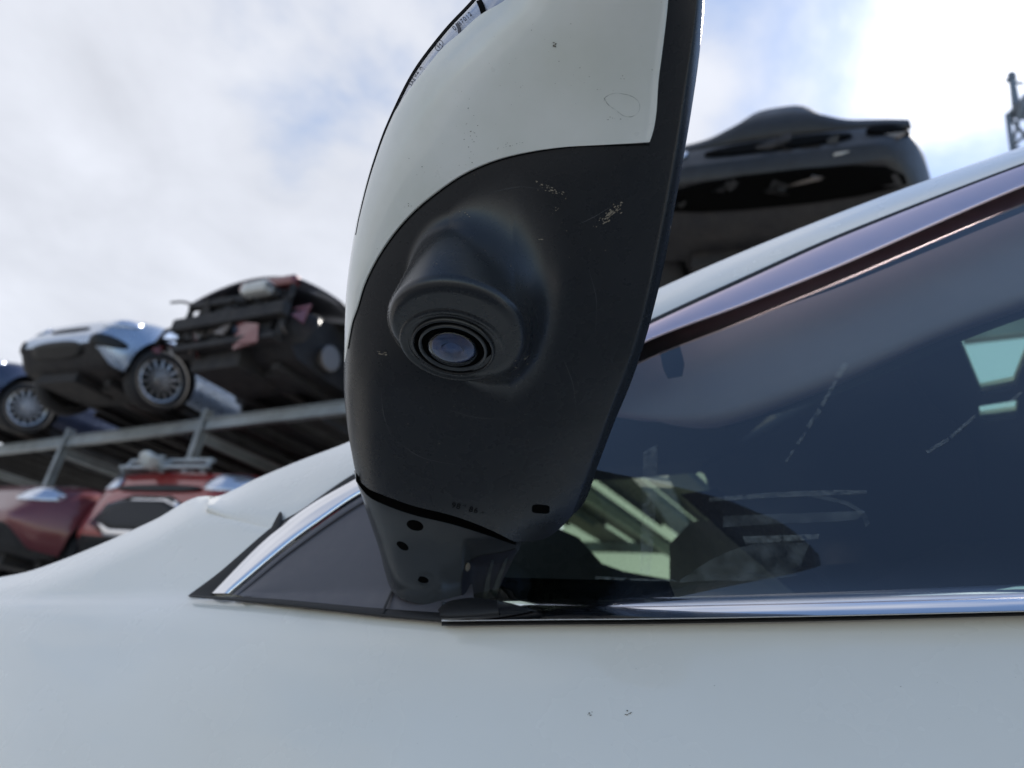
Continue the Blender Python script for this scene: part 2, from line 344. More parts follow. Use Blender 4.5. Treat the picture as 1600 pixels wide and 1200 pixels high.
# sun visor / cant rail lining
C(strip('sun_visor', [(930, 575), (1010, 525), (1165, 455), (1318, 395), (1600, 275), (1850, 175)], [(930, 640), (1030, 656), (1130, 650), (1290, 594), (1530, 492), (1850, 380)], M_VISOR, None, -0.045, 60, 14, bulge=0.006, thick=0.02))
C(strip('roof_lining_edge', [(1130, 630), (1290, 578), (1530, 478), (1850, 365)], [(1130, 652), (1290, 602), (1530, 504), (1850, 395)], M_DARK, None, -0.06, 40, 5, bulge=0.004, thick=0.02))
# roof: outer skin with a glass opening and lining under it
def roofpt(px, py, z=0.45):
    d = rays(px, py); k = (z + ORG[2] - 1.0) / d[2]; return CAM + d * k
hole1 = [roofpt(*q) for q in ((1487, 502), (1640, 470), (1585, 604), (1534, 614))]
hole2 = [roofpt(*q) for q in ((1529, 632), (1592, 622), (1588, 650), (1533, 657))]
def inv(P): d = P - ORG; return d @ U, d @ NN
def bound(a0, a1, w0, w1, z): return [carw(a0, w0, z), carw(a1, w0, z), carw(a1, w1, z), carw(a0, w1, z)]
def sheet_hole(bm, outer, hole):
    bo = [bm.verts.new(p) for p in outer]; bh = [bm.verts.new(p) for p in hole]
    for i in range(4):
        j = (i + 1) % 4; bm.faces.new((bo[i], bo[j], bh[j], bh[i]))
aw = [inv(P) for P in hole1 + hole2]
A0 = min(a for a, _ in aw); A1 = max(a for a, _ in aw)
def roof_sheet(name, dz, m_):
    bm = bmesh.new(); z = 0.45 + dz; up = np.array([0, 0, dz])
    h1 = sorted(hole1, key=lambda P: inv(P)[1]); h2 = sorted(hole2, key=lambda P: inv(P)[1])
    def orient(h):
        c = sum(h) / 4; ca, cw = inv(c)
        return sorted(h, key=lambda P: math.atan2(inv(P)[1] - cw, inv(P)[0] - ca))
    w1lo = min(inv(P)[1] for P in h1); w2hi = max(inv(P)[1] for P in h2); wm = (w1lo + w2hi) / 2
    for h, (wa, wb) in ((orient(hole1), (wm, -0.20)), (orient(hole2), (-1.36, wm))):
        outer = [carw(0.42 if wa < -1 else 0.16, wa, z), carw(1.9, wa, z), carw(1.9, wb, z), carw(0.42 if wb > -.3 else 0.16, wb, z)]
        sheet_hole(bm, outer, [P + up for P in h])
    bmesh.ops.remove_doubles(bm, verts=bm.verts, dist=1e-5)
    me = bpy.data.meshes.new(name); bm.to_mesh(me); bm.free(); o = link(name, me, m_, None, False)
    s = o.modifiers.new('s', 'SOLIDIFY'); s.thickness = 0.006; s.offset = 0; return C(o)
roof_sheet('roof_lining', 0.0, M_DARK)
roof_sheet('roof_skin', 0.012, M_WHITE)
bm = bmesh.new()
for h in (hole1, hole2):
    c = sum(h) / 4
    bm.faces.new([bm.verts.new(c + (P - c) * 1.02 + np.array([0, 0, 0.0062])) for P in h])
me = bpy.data.meshes.new('sunroof'); bm.to_mesh(me); bm.free(); C(link('sunroof_glass', me, M_GLASS2, None, False))
# windscreen: bowed surface between the pillars
def wsP(px, py, off=0.0):
    d = rays(px, py); off = np.broadcast_to(off, d.shape[:-1]); lo = np.full(d.shape[:-1], 0.45); hi = np.full(d.shape[:-1], 4.0)
    for _ in range(40):
        k = (lo + hi) / 2; P = CAM + d * k[..., None] - ORG
        a = P @ U; wv = P @ NN; z = P[..., 2]
        s_ = (0.10 + (z - 0.27) / 0.55) - 0.20 * (1 - np.clip((wv + 0.75) / 0.7, -1, 1) ** 2) + off
        g_ = a - s_          # inside the cabin: a > s
        # the ray starts outside beside the cabin; beyond the far side stop
        g_ = np.where(wv < -1.40, -1, g_); g_ = np.where(wv > -0.12, 1, g_)
        lo = np.where(g_ > 0, k, lo); hi = np.where(g_ > 0, hi, k)
    kr = (0.444 - 0.004 * off / 0.02 + ORG[2] - 1.0) / d[..., 2]
    return CAM + d * np.minimum((lo + hi) / 2, kr)[..., None]
C(strip('windscreen', [(880, 715), (1000, 715), (1140, 715)], [(880, 950), (1000, 950), (1330, 950)], M_GLASS2, None, 0.0, 30, 30, P=wsP))
C(strip('windscreen_header', [(800, 500), (1100, 480), (1400, 480)], [(800, 752), (950, 750), (1100, 738)], M_DARK, None, 0.02, 30, 12, P=wsP, thick=0.01))
C(strip('far_pillar', [(1098, 730), (1118, 776), (1190, 832), (1290, 924), (1330, 965)], [(1400, 560), (1460, 640), (1520, 700), (1540, 900), (1540, 965)], M_DARK, None, 0.025, 40, 16, P=wsP, thick=0.01))
C(slab('belt_strap', [(1062, 772), (1122, 764), (1200, 818), (1310, 935), (1250, 935), (1150, 850)], [0.85] * 6, M_VOID, 0.01))
C(slab('seat_back', [(1046, 850), (1080, 815), (1130, 812), (1200, 850), (1260, 925), (1280, 965), (1046, 965)], [0.98, 1.0, 1.0, 1.0, 0.98, 0.95, 0.95], M_SEAT, 0.08, bulge=0.0))
C(slab('dashboard', [(770, 790), (850, 815), (905, 840), (940, 880), (1000, 902), (1050, 906), (1050, 965), (760, 965)], [1.1] * 8, M_DARK, 0.2))
def fpt(a, z, off=0.0):
    zz = (-0.006 + 0.094 * (a + 0.22)) * 0 + z; return ORG + U * a + NN * (float(fsurf(np.array(a), np.array(zz))) + off) + UP * zz
def belt(a): return -0.006 + 0.094 * (min(a, 1.2) + 0.22)
def carsheet(name, As, zf, off, m_, nz=14):
    G_ = np.array([[fpt(a, zf(a, t_), off) for a in As] for t_ in np.linspace(0, 1, nz)])
    return C(face_cam(gridmesh(name, G_, m_, None)))
As = np.linspace(0.36, 2.25, 40)
carsheet('rear_door', As, lambda a, t_: belt(a) * (1 - t_) - 0.012 * (1 - t_) + t_ * -0.80, -0.004, M_WHITE, 30)
carsheet('door_pillar', np.linspace(0.43, 0.56, 6), lambda a, t_: belt(a) + .0 + t_ * (0.40 - belt(a)), -0.008, M_BLACK)
carsheet('rear_window', np.linspace(0.56, 1.75, 20), lambda a, t_: belt(a) + t_ * (0.40 - belt(a)), -0.010, M_GLASS)
carsheet('rear_belt_trim', np.linspace(0.36, 1.95, 30), lambda a, t_: belt(a) - .010 + .022 * t_, 0.002, M_CHROME, 6)
carsheet('rear_pillar', np.linspace(1.75, 2.25, 8), lambda a, t_: belt(a) + t_ * (0.42 - belt(a)), -0.009, M_WHITE)
carsheet('rear_roof_rail', np.linspace(0.50, 2.2, 30), lambda a, t_: 0.39 + .07 * t_, -0.002, M_WHITE, 8)
# floor pan and far side so that the cabin is closed
bm = bmesh.new()
def quad(pts): bm.faces.new([bm.verts.new(p) for p in pts])
quad([carw(-0.9, -1.46, 0.02), carw(2.2, -1.46, 0.02), carw(2.2, -1.46, -0.75), carw(-0.9, -1.46, -0.75)])
quad([carw(0.12, -1.36, 0.45), carw(1.9, -1.36, 0.45), carw(2.2, -1.46, 0.02), carw(0.05, -1.46, 0.02)])
quad([carw(1.9, -0.2, 0.45), carw(1.9, -1.36, 0.45), carw(2.2, -1.46, 0.02), carw(2.2, -0.05, 0.02)])
quad([carw(2.2, -0.05, 0.02), carw(2.2, -1.46, 0.02), carw(2.2, -1.46, -0.75), carw(2.2, -0.05, -0.75)])
quad([carw(-0.5, -0.06, -0.6), carw(2.2, -0.06, -0.6), carw(2.2, -1.44, -0.6), carw(-0.5, -1.44, -0.6)])
me = bpy.data.meshes.new('far'); bm.to_mesh(me); bm.free(); C(link('far_side', me, [M_DARK], None, False))
# pale see-through streaks on the window glass
M_FILM = filmmat('pale_film', (0.62, 0.68, 0.66), 0.20, 330)
M_FILM2 = filmmat('pale_band', (0.55, 0.62, 0.62), 0.12, 90)
bmv, bmf = [], []
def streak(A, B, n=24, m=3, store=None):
    C(strip('pale_streak' if store is S1 else 'pale_band', A, B, M_FILM if store is S1 else M_FILM2, None, -0.0034, n, m)); return
    a = cr_spline(A, n); b = cr_spline(B, n); t = np.linspace(0, 1, m)[:, None, None]; p = a[None] * (1 - t) + b[None] * t
    G_ = carP(p[..., 0], p[..., 1], -0.0034); base = len(store[0]); store[0].extend(G_.reshape(-1, 3))
    for i in range(m - 1):
        for j in range(n - 1): store[1].append((base + i * n + j, base + i * n + j + 1, base + (i + 1) * n + j + 1, base + (i + 1) * n + j))
S1 = ([], []); S2 = ([], [])
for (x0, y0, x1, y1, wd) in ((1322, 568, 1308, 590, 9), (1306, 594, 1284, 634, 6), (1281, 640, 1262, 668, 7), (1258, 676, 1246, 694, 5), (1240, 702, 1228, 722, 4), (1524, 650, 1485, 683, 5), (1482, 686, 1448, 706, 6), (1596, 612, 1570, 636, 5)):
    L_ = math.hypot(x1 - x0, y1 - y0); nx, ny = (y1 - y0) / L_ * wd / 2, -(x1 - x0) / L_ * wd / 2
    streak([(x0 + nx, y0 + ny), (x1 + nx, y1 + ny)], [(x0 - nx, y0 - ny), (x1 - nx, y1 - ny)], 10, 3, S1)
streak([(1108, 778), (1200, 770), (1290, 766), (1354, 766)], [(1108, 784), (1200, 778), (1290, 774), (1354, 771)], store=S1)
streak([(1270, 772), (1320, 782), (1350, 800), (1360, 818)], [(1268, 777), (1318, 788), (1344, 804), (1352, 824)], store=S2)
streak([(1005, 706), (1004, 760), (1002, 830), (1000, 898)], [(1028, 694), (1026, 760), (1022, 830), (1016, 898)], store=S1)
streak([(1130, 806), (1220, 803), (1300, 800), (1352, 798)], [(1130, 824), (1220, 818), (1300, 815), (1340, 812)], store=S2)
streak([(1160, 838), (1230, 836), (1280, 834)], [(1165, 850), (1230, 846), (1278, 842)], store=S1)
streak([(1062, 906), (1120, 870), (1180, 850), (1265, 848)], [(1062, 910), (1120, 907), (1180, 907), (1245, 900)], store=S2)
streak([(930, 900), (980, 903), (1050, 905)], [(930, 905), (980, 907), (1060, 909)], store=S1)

# ================================================================== WING MIRROR
Lf = curve1([(-330, 1010), (-240, 935), (-120, 830), (0, 737), (45, 695), (97, 654), (135, 631), (199, 601), (292, 570), (367, 553), (458, 541), (530, 538), (600, 537), (660, 542), (710, 550), (744, 558), (763, 575), (776, 605), (791, 648), (805, 705), (826, 762), (846.5, 804)])
Rf = curve1([(-330, 1040), (-240, 1098), (-120, 1106), (0, 1101), (83, 1093), (175, 1080), (258, 1066), (354, 1049), (417, 1037), (492, 1019), (525, 1010), (600, 985), (655, 962), (725, 935), (785, 913), (810, 890), (835, 863), (844, 843), (846.6, 812)])
Lv = curve1([(-330, 1010), (-240, 935), (-120, 830), (0, 737), (45, 695), (97, 654), (135, 631), (199, 601), (292, 570), (367, 553), (458, 541), (530, 538), (600, 537), (660, 541), (710, 547), (760, 556), (850, 575)])
Rv = curve1([(-330, 1045), (-240, 1098), (-120, 1106), (0, 1101), (175, 1080), (354, 1049), (525, 1010), (655, 962), (785, 913), (850, 885)])
base = curve1([(-330, 0.405), (-240, 0.378), (-120, 0.366), (0, 0.362), (228, 0.362), (400, 0.366), (540, 0.376), (650, 0.392), (740, 0.411), (800, 0.427), (850, 0.446)])
def shell_rng(px, py):
    L = Lv(py); Rr = Rv(py); t = np.clip((px - L) / (Rr - L), 0, 1)
    h = np.sqrt(np.clip(1 - (1 - np.clip(t / 0.62, 0, 1)) ** 2, 0, 1))
    rim = np.clip((t - 0.62) / 0.38, 0, 1)
    edge = np.clip((t - 0.962) / 0.038, 0, 1)
    return base(py) + 0.052 * (1 - h) + 0.010 * rim ** 2.2 + 0.0065 * edge ** 2
# camera pod: a tapered rounded barrel pointing down and out, melted into the shell
cfw = rays(711, 523); toC = -cfw
imr = np.array(cx_) ; imd = -np.array(cy_)
imd = imd - (imd @ toC) * toC; imd /= np.linalg.norm(imd); imr = np.cross(imd, toC); imr /= np.linalg.norm(imr)
if imr @ np.array(cx_) < 0: imr = -imr
th = R(13); dn_ = imd * math.cos(th) - imr * math.sin(th)
AX = math.cos(R(50)) * toC + math.sin(R(50)) * dn_; AX /= np.linalg.norm(AX)
PC = CAM + cfw * 0.352
RAD, FIL = 0.0335, 0.0065
def smin(a, b, k):
    h = np.clip(0.5 + 0.5 * (b - a) / k, 0, 1); return b * (1 - h) + a * h - k * h * (1 - h)
def pod_sdf(P):
    q = P - PC; l = -(q @ AX); rad = np.linalg.norm(q + l[..., None] * AX, axis=-1)   # l: depth behind the cap
    rr = RAD - 0.16 * np.clip(l, 0, 0.08)
    dx = rad - rr + FIL; dy = -l + FIL
    return np.minimum(np.maximum(dx, dy), 0) + np.sqrt(np.maximum(dx, 0) ** 2 + np.maximum(dy, 0) ** 2) - FIL
def full_rng(px, py):
    d = rays(px, py); s_ = shell_rng(px, py); k = s_ - 0.075
    for _ in range(70):
        P = CAM + d * k[..., None]
        kk = 0.006 + 0.022 * np.clip(((P - PC) @ imr) / 0.03 + 0.1, 0, 1)
        f = smin((s_ - k) * 0.75, pod_sdf(P), kk)
        k = np.minimum(k + f * 0.8, s_ + 0.001)
    return np.minimum(k, s_ + 0.0005)
xw = curve1([(-330, 1010), (-240, 1060), (-120, 1052), (0, 1044), (117, 1030), (222, 1015), (226.2, 950), (229, 895), (237, 832), (250, 778), (271, 728), (298, 687), (333, 645), (371, 612), (410, 587), (446, 570), (479, 560), (505, 551), (550, 541.5), (566, 538.5)])
sigb = curve1([(-330, 1040), (-240, 990), (-120, 900), (0, 789), (24, 749), (51, 719), (75, 691), (107, 665), (146, 635), (199, 602)])
def rows_cols(ys, xa, xb, n, pw=1.0, roll=True):
    t = np.linspace(0, 1, n)
    if roll: t = t ** 1.7
    X = xa[:, None] + (xb - xa)[:, None] * t[None]; Y = np.broadcast_to(ys[:, None], X.shape); return X, Y
mirror_root = None
# black shell: from the painted edge to the rear rim
ys = np.unique(np.concatenate([np.linspace(-320, 215, 60), np.linspace(215, 232, 24), np.linspace(232, 300, 30), np.linspace(300, 640, 230), np.linspace(640, 846.4, 90)]))
xl = np.where(ys < 566, xw(ys), Lf(ys)); xr = Rf(ys); xl = np.minimum(xl, xr - 1)
t = np.linspace(0, 1, 270); t = np.where(t < .5, t, t); tw = t ** 1.25
X = xl[:, None] + (xr - xl)[:, None] * tw[None]; Y = np.broadcast_to(ys[:, None], X.shape).copy()
# align rows with the flat part of the painted edge: the rows are level, the edge is exact
Rg = full_rng(X, Y)
front = at(X, Y, Rg)
# rear closure: rim thickness, mirror face, top side
back = []
for dx, dr in ((1.5, 0.004), (3, 0.010), (6, 0.030), (9, 0.075), (16, 0.115)):
    back.append(at(xr - dx * np.clip((xr - xl) / 40, 0, 1), ys, Rg[:, -1] + dr * np.clip((860 - ys) / 120, 0.15, 1)))
for f_ in np.linspace(0.92, 0.02, 12):
    Lq = Lv(ys); xx = np.maximum(Lq + (xr - Lq) * f_, 0 * Lq); dd = 0.125 * math.sin(math.pi * min(1, f_ * .9 + .08)) ** 0.6
    xx = np.maximum(xx, Lf(ys) + 2)
    back.append(at(np.minimum(xx, xr - 1), ys, base(ys) + 0.052 + 0.075 * np.clip((860 - ys) / 120, 0.2, 1) * math.sqrt(max(0, 1 - (1 - min(1, f_ / .5)) ** 2))))
full = np.concatenate([front, np.stack(back, 1)], 1)
shell = face_cam(gridmesh('wing_mirror', front, M_SHELL))
C(shell)
def W(o): return keep(o, shell)
W(gridmesh('mirror_back', np.concatenate([front[:, -1:], np.stack(back, 1)], 1), M_SHELL))
# painted cover
ysw = np.unique(np.concatenate([np.linspace(-320, 215, 110), np.linspace(215, 232, 26), np.linspace(232, 300, 34), np.linspace(300, 566, 90)]))
xa = np.where(ysw < 199, sigb(ysw), Lf(ysw)); xb = np.maximum(xw(ysw), xa + .3)
Xw, Yw = rows_cols(ysw, xa, xb, 90)
def cover_rng(X_, Y_):
    lip = np.clip(1 - np.abs(X_ - xb[:, None]) / 2.5, 0, 1)
    return shell_rng(X_, Y_) - 0.0011 + 0.0011 * lip
cov_ = face_cam(gridmesh('painted_cover', at(Xw, Yw, cover_rng(Xw, Yw)), M_COVER)); W(cov_)
# the painted front wraps round out of sight
yb = ysw; wrap = []
for i_, f_ in enumerate((0.0, 0.01, 0.03, 0.07, 0.14, 0.24)):
    wrap.append(at(Lf(yb) + 1 + (Rv(yb) - Lf(yb)) * f_, yb, base(yb) + 0.052 + 0.06 * math.sqrt(f_ / 0.24) + 0.0))
W(gridmesh('cover_front', np.stack(wrap, 1), M_COVER))
# seam shadow line under the paint edge
def ribbon(name, pts, width, rng, m_, lift, n=90, mm=3):
    p = cr_spline(pts, n); d = np.gradient(p, axis=0); d /= np.linalg.norm(d, axis=1, keepdims=True); nn_ = np.stack([-d[:, 1], d[:, 0]], 1)
    tw_ = np.linspace(-.5, .5, mm)
    wd = width if np.isscalar(width) else np.interp(np.linspace(0, 1, n), np.linspace(0, 1, len(width)), width)
    q = p[None] + nn_[None] * tw_[:, None, None] * (wd if np.isscalar(wd) else wd[None, :, None])
    return face_cam(gridmesh(name, at(q[..., 0], q[..., 1], rng(q[..., 0], q[..., 1]) - lift), m_))
edge_pts = [(1046, -100), (1044, 0), (1030, 117), (1015, 222)]
W(ribbon('paint_joint', [(1015, 226), (957, 227.5), (895, 229.5), (832, 238.5), (778, 251.5), (728, 272.5), (687, 299.5), (645, 334.5), (612, 372.5), (587, 411), (570, 447), (560, 480), (551, 506), (544, 545)], 1.6, shell_rng, M_VOID, 0.0004))
# turn signal lens and its backing
ysg = np.linspace(-300, 199, 80); Xs, Ys = rows_cols(ysg, Lf(ysg), sigb(ysg), 24)
W(face_cam(gridmesh('turn_signal', at(Xs, Ys, shell_rng(Xs, Ys) + 0.0015), M_SIG)))
W(face_cam(gridmesh('turn_signal_lens', at(Xs, Ys, shell_rng(Xs, Ys) - 0.0004), M_LENSC)))
W(ribbon('turn_signal_rim', [(Lf(y) + 2.5, y) for y in (-60, 0, 45, 97, 135, 199, 250, 292, 340, 367)], [4, 4.5, 4, 3.5, 2.5, 1.5, 1], lambda x, y: shell_rng(np.maximum(x, Lv(y) + .5), y), M_VOID, 0.0014))
W(ribbon('turn_signal_divider', [(748, 0), (753, 12), (757, 26)], 9, shell_rng, M_VOID, 0.0010, 14))
W(ribbon('turn_signal_divider', [(713, 36), (717, 44), (718, 52)], 5, shell_rng, M_INK, 0.0008, 14))

# text helper laid on the range surface
def text_on(name, s, px, py, ang, size_px, rngf, m_, lift, parentf, sx=1.0, shear=0.0):
    cu = bpy.data.curves.new(name, 'FONT'); cu.body = s; cu.size = 1.0; cu.align_x = 'CENTER'; cu.align_y = 'CENTER'; cu.space_character = 1.15; cu.offset = 0.012
    to = bpy.data.objects.new('t', cu); COL.objects.link(to); bpy.context.view_layer.update()
    me = bpy.data.meshes.new_from_object(to.evaluated_get(bpy.context.evaluated_depsgraph_get())); bpy.data.objects.remove(to)
    v = np.array([tuple(q.co) for q in me.vertices]); ca, sa = math.cos(ang), math.sin(ang)
    lx = (v[:, 0] * sx + v[:, 1] * shear) * size_px; ly = -v[:, 1] * size_px
    X_ = px + lx * ca - ly * sa; Y_ = py + lx * sa + ly * ca
    P = at(X_, Y_, rngf(X_, Y_) - lift)
    for q, p in zip(me.vertices, P): q.co = p
    me.update(); me.name = name
    return parentf(link(name, me, m_, None, False))
text_on('moulded_number', "98 ' 86 -", 731, 795, R(13) , 12, full_rng, M_EMB, 0.0003, W, 1.1)
text_on('lens_marking', 'E4', 686, 71, R(-48), 8.5, lambda x, y: shell_rng(x, y), M_INK, 0.0007, W, 0.8)
text_on('lens_marking', '0187012', 722, 33, R(-42), 10, lambda x, y: shell_rng(x, y), M_INK, 0.0007, W, 0.95)
text_on('lens_marking', '02 A', 652, 111, R(-54), 10, lambda x, y: shell_rng(x, y), M_INK, 0.0007, W, 0.9)
text_on('lens_marking', 'SAE', 644, 128, R(-58), 8, lambda x, y: shell_rng(x, y), M_INK, 0.0007, W, 0.9)
th_ = np.linspace(0, 2 * math.pi, 25)
W(ribbon('lens_marking_ring', [(686 + 5.5 * math.cos(q) + 2.5 * math.sin(q), 71 + 6 * math.sin(q) - 5 * math.cos(q)) for q in th_], 1.0, shell_rng, M_INK, 0.0006, 60))
# drain slot and round holes
def ellipse_patch(name, px, py, rx, ry, ang, rngf, m_, lift, pf, sq=2.0, n=28):
    vs, fs = [], []
    for k, f in enumerate((0, .5, .85, 1.0)):
        for i in range(n):
            q = 2 * math.pi * i / n; c, s = math.cos(q), math.sin(q)
            ex, ey = rx * f * np.sign(c) * abs(c) ** (2 / sq), ry * f * np.sign(s) * abs(s) ** (2 / sq)
            vs.append((px + ex * math.cos(ang) - ey * math.sin(ang), py + ex * math.sin(ang) + ey * math.cos(ang), lift if f < 1 else lift * .2))
    v = np.array(vs); P = at(v[:, 0], v[:, 1], rngf(v[:, 0], v[:, 1]) - v[:, 2])
    for k in range(3):
        for i in range(n): j = (i + 1) % n; fs.append((k * n + i, k * n + j, (k + 1) * n + j, (k + 1) * n + i))
    return pf(face_cam(link(name, mesh(name, P, fs), m_)))
ellipse_patch('drain_slot', 845, 795.5, 14, 7, R(3), full_rng, M_VOID, 0.0003, W, 4.0)

# camera eye: bezel rings and glass dome (lathe about AX at PC)
_d = rays(708, 542); LC = CAM + _d * (((PC - CAM) @ AX) / (_d @ AX))
e1 = np.cross(AX, imr); e1 /= np.linalg.norm(e1); e2 = np.cross(AX, e1)
def lathe(name, prof, m_, pf, n=72):
    vs, fs = [], []
    for r_, h_ in prof:
        for i in range(n):
            q = 2 * math.pi * i / n; vs.append(LC + AX * h_ + (e1 * math.cos(q) + e2 * math.sin(q)) * r_)
    for k in range(len(prof) - 1):
        for i in range(n): j = (i + 1) % n; fs.append((k * n + i, k * n + j, (k + 1) * n + j, (k + 1) * n + i))
    return pf(face_cam(link(name, mesh(name, vs, fs), m_)))
lathe('camera_collar', [(0.0262, -0.0005), (0.0255, 0.0006), (0.0238, 0.0008), (0.0230, 0.0002), (0.0215, 0.0002)], M_SHELL, W)
lathe('camera_bezel', [(0.0202, -0.001), (0.0200, 0.0012), (0.0192, 0.0018), (0.0186, 0.0012), (0.0184, -0.001)], M_SHELL, W)
lathe('camera_groove', [(0.0186, -0.001), (0.0183, 0.0004), (0.0160, 0.0004), (0.0158, -0.001)], M_VOID, W)
lathe('camera_ring', [(0.0166, -0.001), (0.0164, 0.0015), (0.0157, 0.0020), (0.0150, 0.0014), (0.0146, -0.0015)], M_ARM, W)
lathe('camera_barrel', [(0.0150, 0.0004), (0.0135, 0.0003), (0.0128, 0.0006), (0.0122, 0.0002)], M_VOID, W)
M_IRIS = mat('lens_inner', (0.03, 0.045, 0.07), 0.12, 0.6, 1.0)
M_DOME = glassmat('camera_lens_glass', (0.75, 0.85, 0.95), 0.0, 1.28, 0.0)
M_COAT = mat('lens_coating', (0.045, 0.085, 0.18), 0.16, 0.6, var=(120, 0.8, (0.20, 0.13, 0.15)))
lathe('camera_tube', [(0.0124, 0.0002), (0.0110, 0.0012), (0.0102, 0.0006)], M_VOID, W)
lathe('camera_iris', [(0.0103, 0.0000), (0.0100, 0.0014), (0.0098, 0.0010), (0.0080, 0.0024), (0.0074, 0.0016), (0.0058, 0.0026), (0.0052, 0.0012), (0.0035, 0.0006), (0.0001, 0.0012)], M_COAT, W)
lathe('camera_lens', [(0.0122 * math.sin(q), 0.0006 + 0.0052 * math.cos(q)) for q in np.linspace(math.pi / 2, 0.01, 12)], M_DOME, W)

# ---- arm between housing and door
aL = curve1([(700, 560), (731, 553), (781, 567), (807, 575), (861, 593), (893, 601), (921, 611), (932, 622), (940, 640), (946, 668)])
aR = curve1([(700, 800), (800, 815), (853, 813), (876, 800), (908, 785), (935, 775), (946, 772)])
abase = curve1([(700, 0.440), (760, 0.446), (850, 0.470), (920, 0.487), (946, 0.494)])
def arm_rng(px, py):
    L = np.minimum(aL(np.minimum(py, 921)), 611); Rr = aR(py); t = np.clip((px - L) / (Rr - L), 0, 1)
    h = np.sqrt(np.clip(1 - (1 - np.clip(t / 0.45, 0, 1)) ** 2, 0, 1))
    # rear hollow that starts behind a soft vertical edge
    ex = 722 + 2000 * np.clip((850 - py) / 850, 0, 1) ** 2 * 1.0
    hol = np.clip((px - ex) / 16, 0, 1); hol = hol * hol * (3 - 2 * hol) * np.clip((py - 842) / 40, 0, 1)
    return abase(py) + 0.030 * (1 - h) + 0.012 * hol
yar = np.linspace(735, 945.5, 110); Xa, Ya = rows_cols(yar, aL(yar), aR(yar), 90)
arm = face_cam(gridmesh('mirror_arm', at(Xa, Ya, arm_rng(Xa, Ya)), M_ARM)); W(arm)
bk = np.stack([at(aR(yar) - q, yar, arm_rng(aR(yar), yar) + dq) for q, dq in ((0, 0), (3, .01), (20, .03), (90, .04))] + [at(aL(yar) + 12, yar, abase(yar) + .05), at(aL(yar) + .5, yar, abase(yar) + .031)], 1)
W(gridmesh('arm_back', bk, M_ARM))
# dark joint between the housing and the arm
W(strip('arm_joint', [(556, 738), (574, 760), (604, 773), (648, 788), (705, 802), (762, 823), (806, 846)], [(556, 752), (576, 776), (606, 791), (650, 806), (705, 819), (760, 836), (806, 852)], M_VOID, None, 0, 50, 5, P=lambda x, y, o_: at(x, y, np.minimum(arm_rng(x, y), base(y) + 0.04) - 0.0015)))
ellipse_patch('arm_hole', 648.5, 821, 13.5, 8, R(16), arm_rng, M_VOID, 0.0004, W)
ellipse_patch('arm_hole', 629, 853, 10.5, 5.5, R(32), arm_rng, M_VOID, 0.0004, W)
ellipse_patch('arm_hole', 661, 906, 9, 5, R(15), arm_rng, M_VOID, 0.0004, W)
W(ribbon('arm_hole_rim', [(651 + 0, 908), (656, 899), (668, 898), (676, 905), (669, 915), (658, 915), (651, 908)], 1.8, arm_rng, M_ARM, 0.0010, 30))
# hollow with ribs on the rear of the arm
W(strip('arm_hollow', [(722, 935), (722, 905), (730, 882), (750, 869), (782, 864), (806, 858)], [(776, 936), (780, 920), (785, 908), (793, 892), (800, 878), (806, 864)], mat('arm_inner_plastic', (0.022, 0.023, 0.032), 0.45), None, 0, 40, 10, P=lambda x, y, o_: at(x, y, arm_rng(x, y) - 0.0010)))
for p_ in ([(758, 934), (763, 905), (770, 875)], [(771, 930), (781, 900), (792, 872)]):
    W(ribbon('arm_rib', p_, [9, 7, 4], arm_rng, M_ARM, 0.0020, 20))
ellipse_patch('arm_screw', 731, 886, 4, 7, R(14), arm_rng, M_DIRT, 0.0022, W)
# foot gasket on the sill
W(strip('arm_foot', [(684, 952), (700, 940), (735, 934), (776, 938)], [(690, 966), (706, 968), (740, 967), (780, 962)], M_BLACK, None, 0.013, 30, 10, bulge=0.004))

for p_, w_ in (([(905, 350), (930, 338), (962, 318)], .8), ([(700, 640), (742, 652), (790, 655)], .7), ([(880, 560), (895, 600), (902, 655)], .7), ([(620, 690), (660, 715), (720, 728)], .8), ([(770, 300), (812, 292), (850, 296)], .6), ([(920, 420), (932, 470), (930, 520)], .6), ([(595, 610), (600, 650), (612, 684)], .7)):
    W(ribbon('scratch', p_, [0.2, w_, w_ * .6, 0.2], full_rng, mat('scratch_grey', (0.09, 0.09, 0.095), 0.6), 0.0002, 24))
# ---- small dirt: dried flecks on the shell, paint and door
def flecks(name, areas, rngf, m_, pf, seed=1):
    for i_, a_ in enumerate(areas): flecks1(name, [a_], rngf, m_, pf, seed + i_)
def flecks1(name, areas, rngf, m_, pf, seed=1):
    rnd = random.Random(seed); vs, fs = [], []
    for (x, y, rx, ry, ang, n, smin_, smax) in areas:
        for _ in range(n):
            u_, v_ = rnd.gauss(0, .5), rnd.gauss(0, .5); X_ = x + u_ * rx * math.cos(ang) - v_ * ry * math.sin(ang); Y_ = y + u_ * rx * math.sin(ang) + v_ * ry * math.cos(ang)
            s_ = rnd.uniform(smin_, smax); k = rnd.randint(4, 7); b_ = len(vs); a0 = rnd.random() * 6; st = rnd.uniform(1, 2.6)
            for i in range(k):
                q = a0 + 2 * math.pi * i / k; r_ = s_ * rnd.uniform(.5, 1)
                ex, ey = r_ * math.cos(q) * st, r_ * math.sin(q); xx = X_ + ex * math.cos(ang) - ey * math.sin(ang); yy = Y_ + ex * math.sin(ang) + ey * math.cos(ang)
                vs.append((xx, yy))
            fs.append(tuple(range(b_, b_ + k)))
    v = np.array(vs); P = rngf(v[:, 0], v[:, 1])
    return pf(face_cam(link(name, mesh(name, P, fs), m_, None, False)))
onshell = lambda x, y: at(x, y, full_rng(x, y) - 0.0003)
oncover = lambda x, y: at(x, y, shell_rng(x, y) - 0.0014)
ondoor = lambda x, y: carP(x, y, 0.0004)
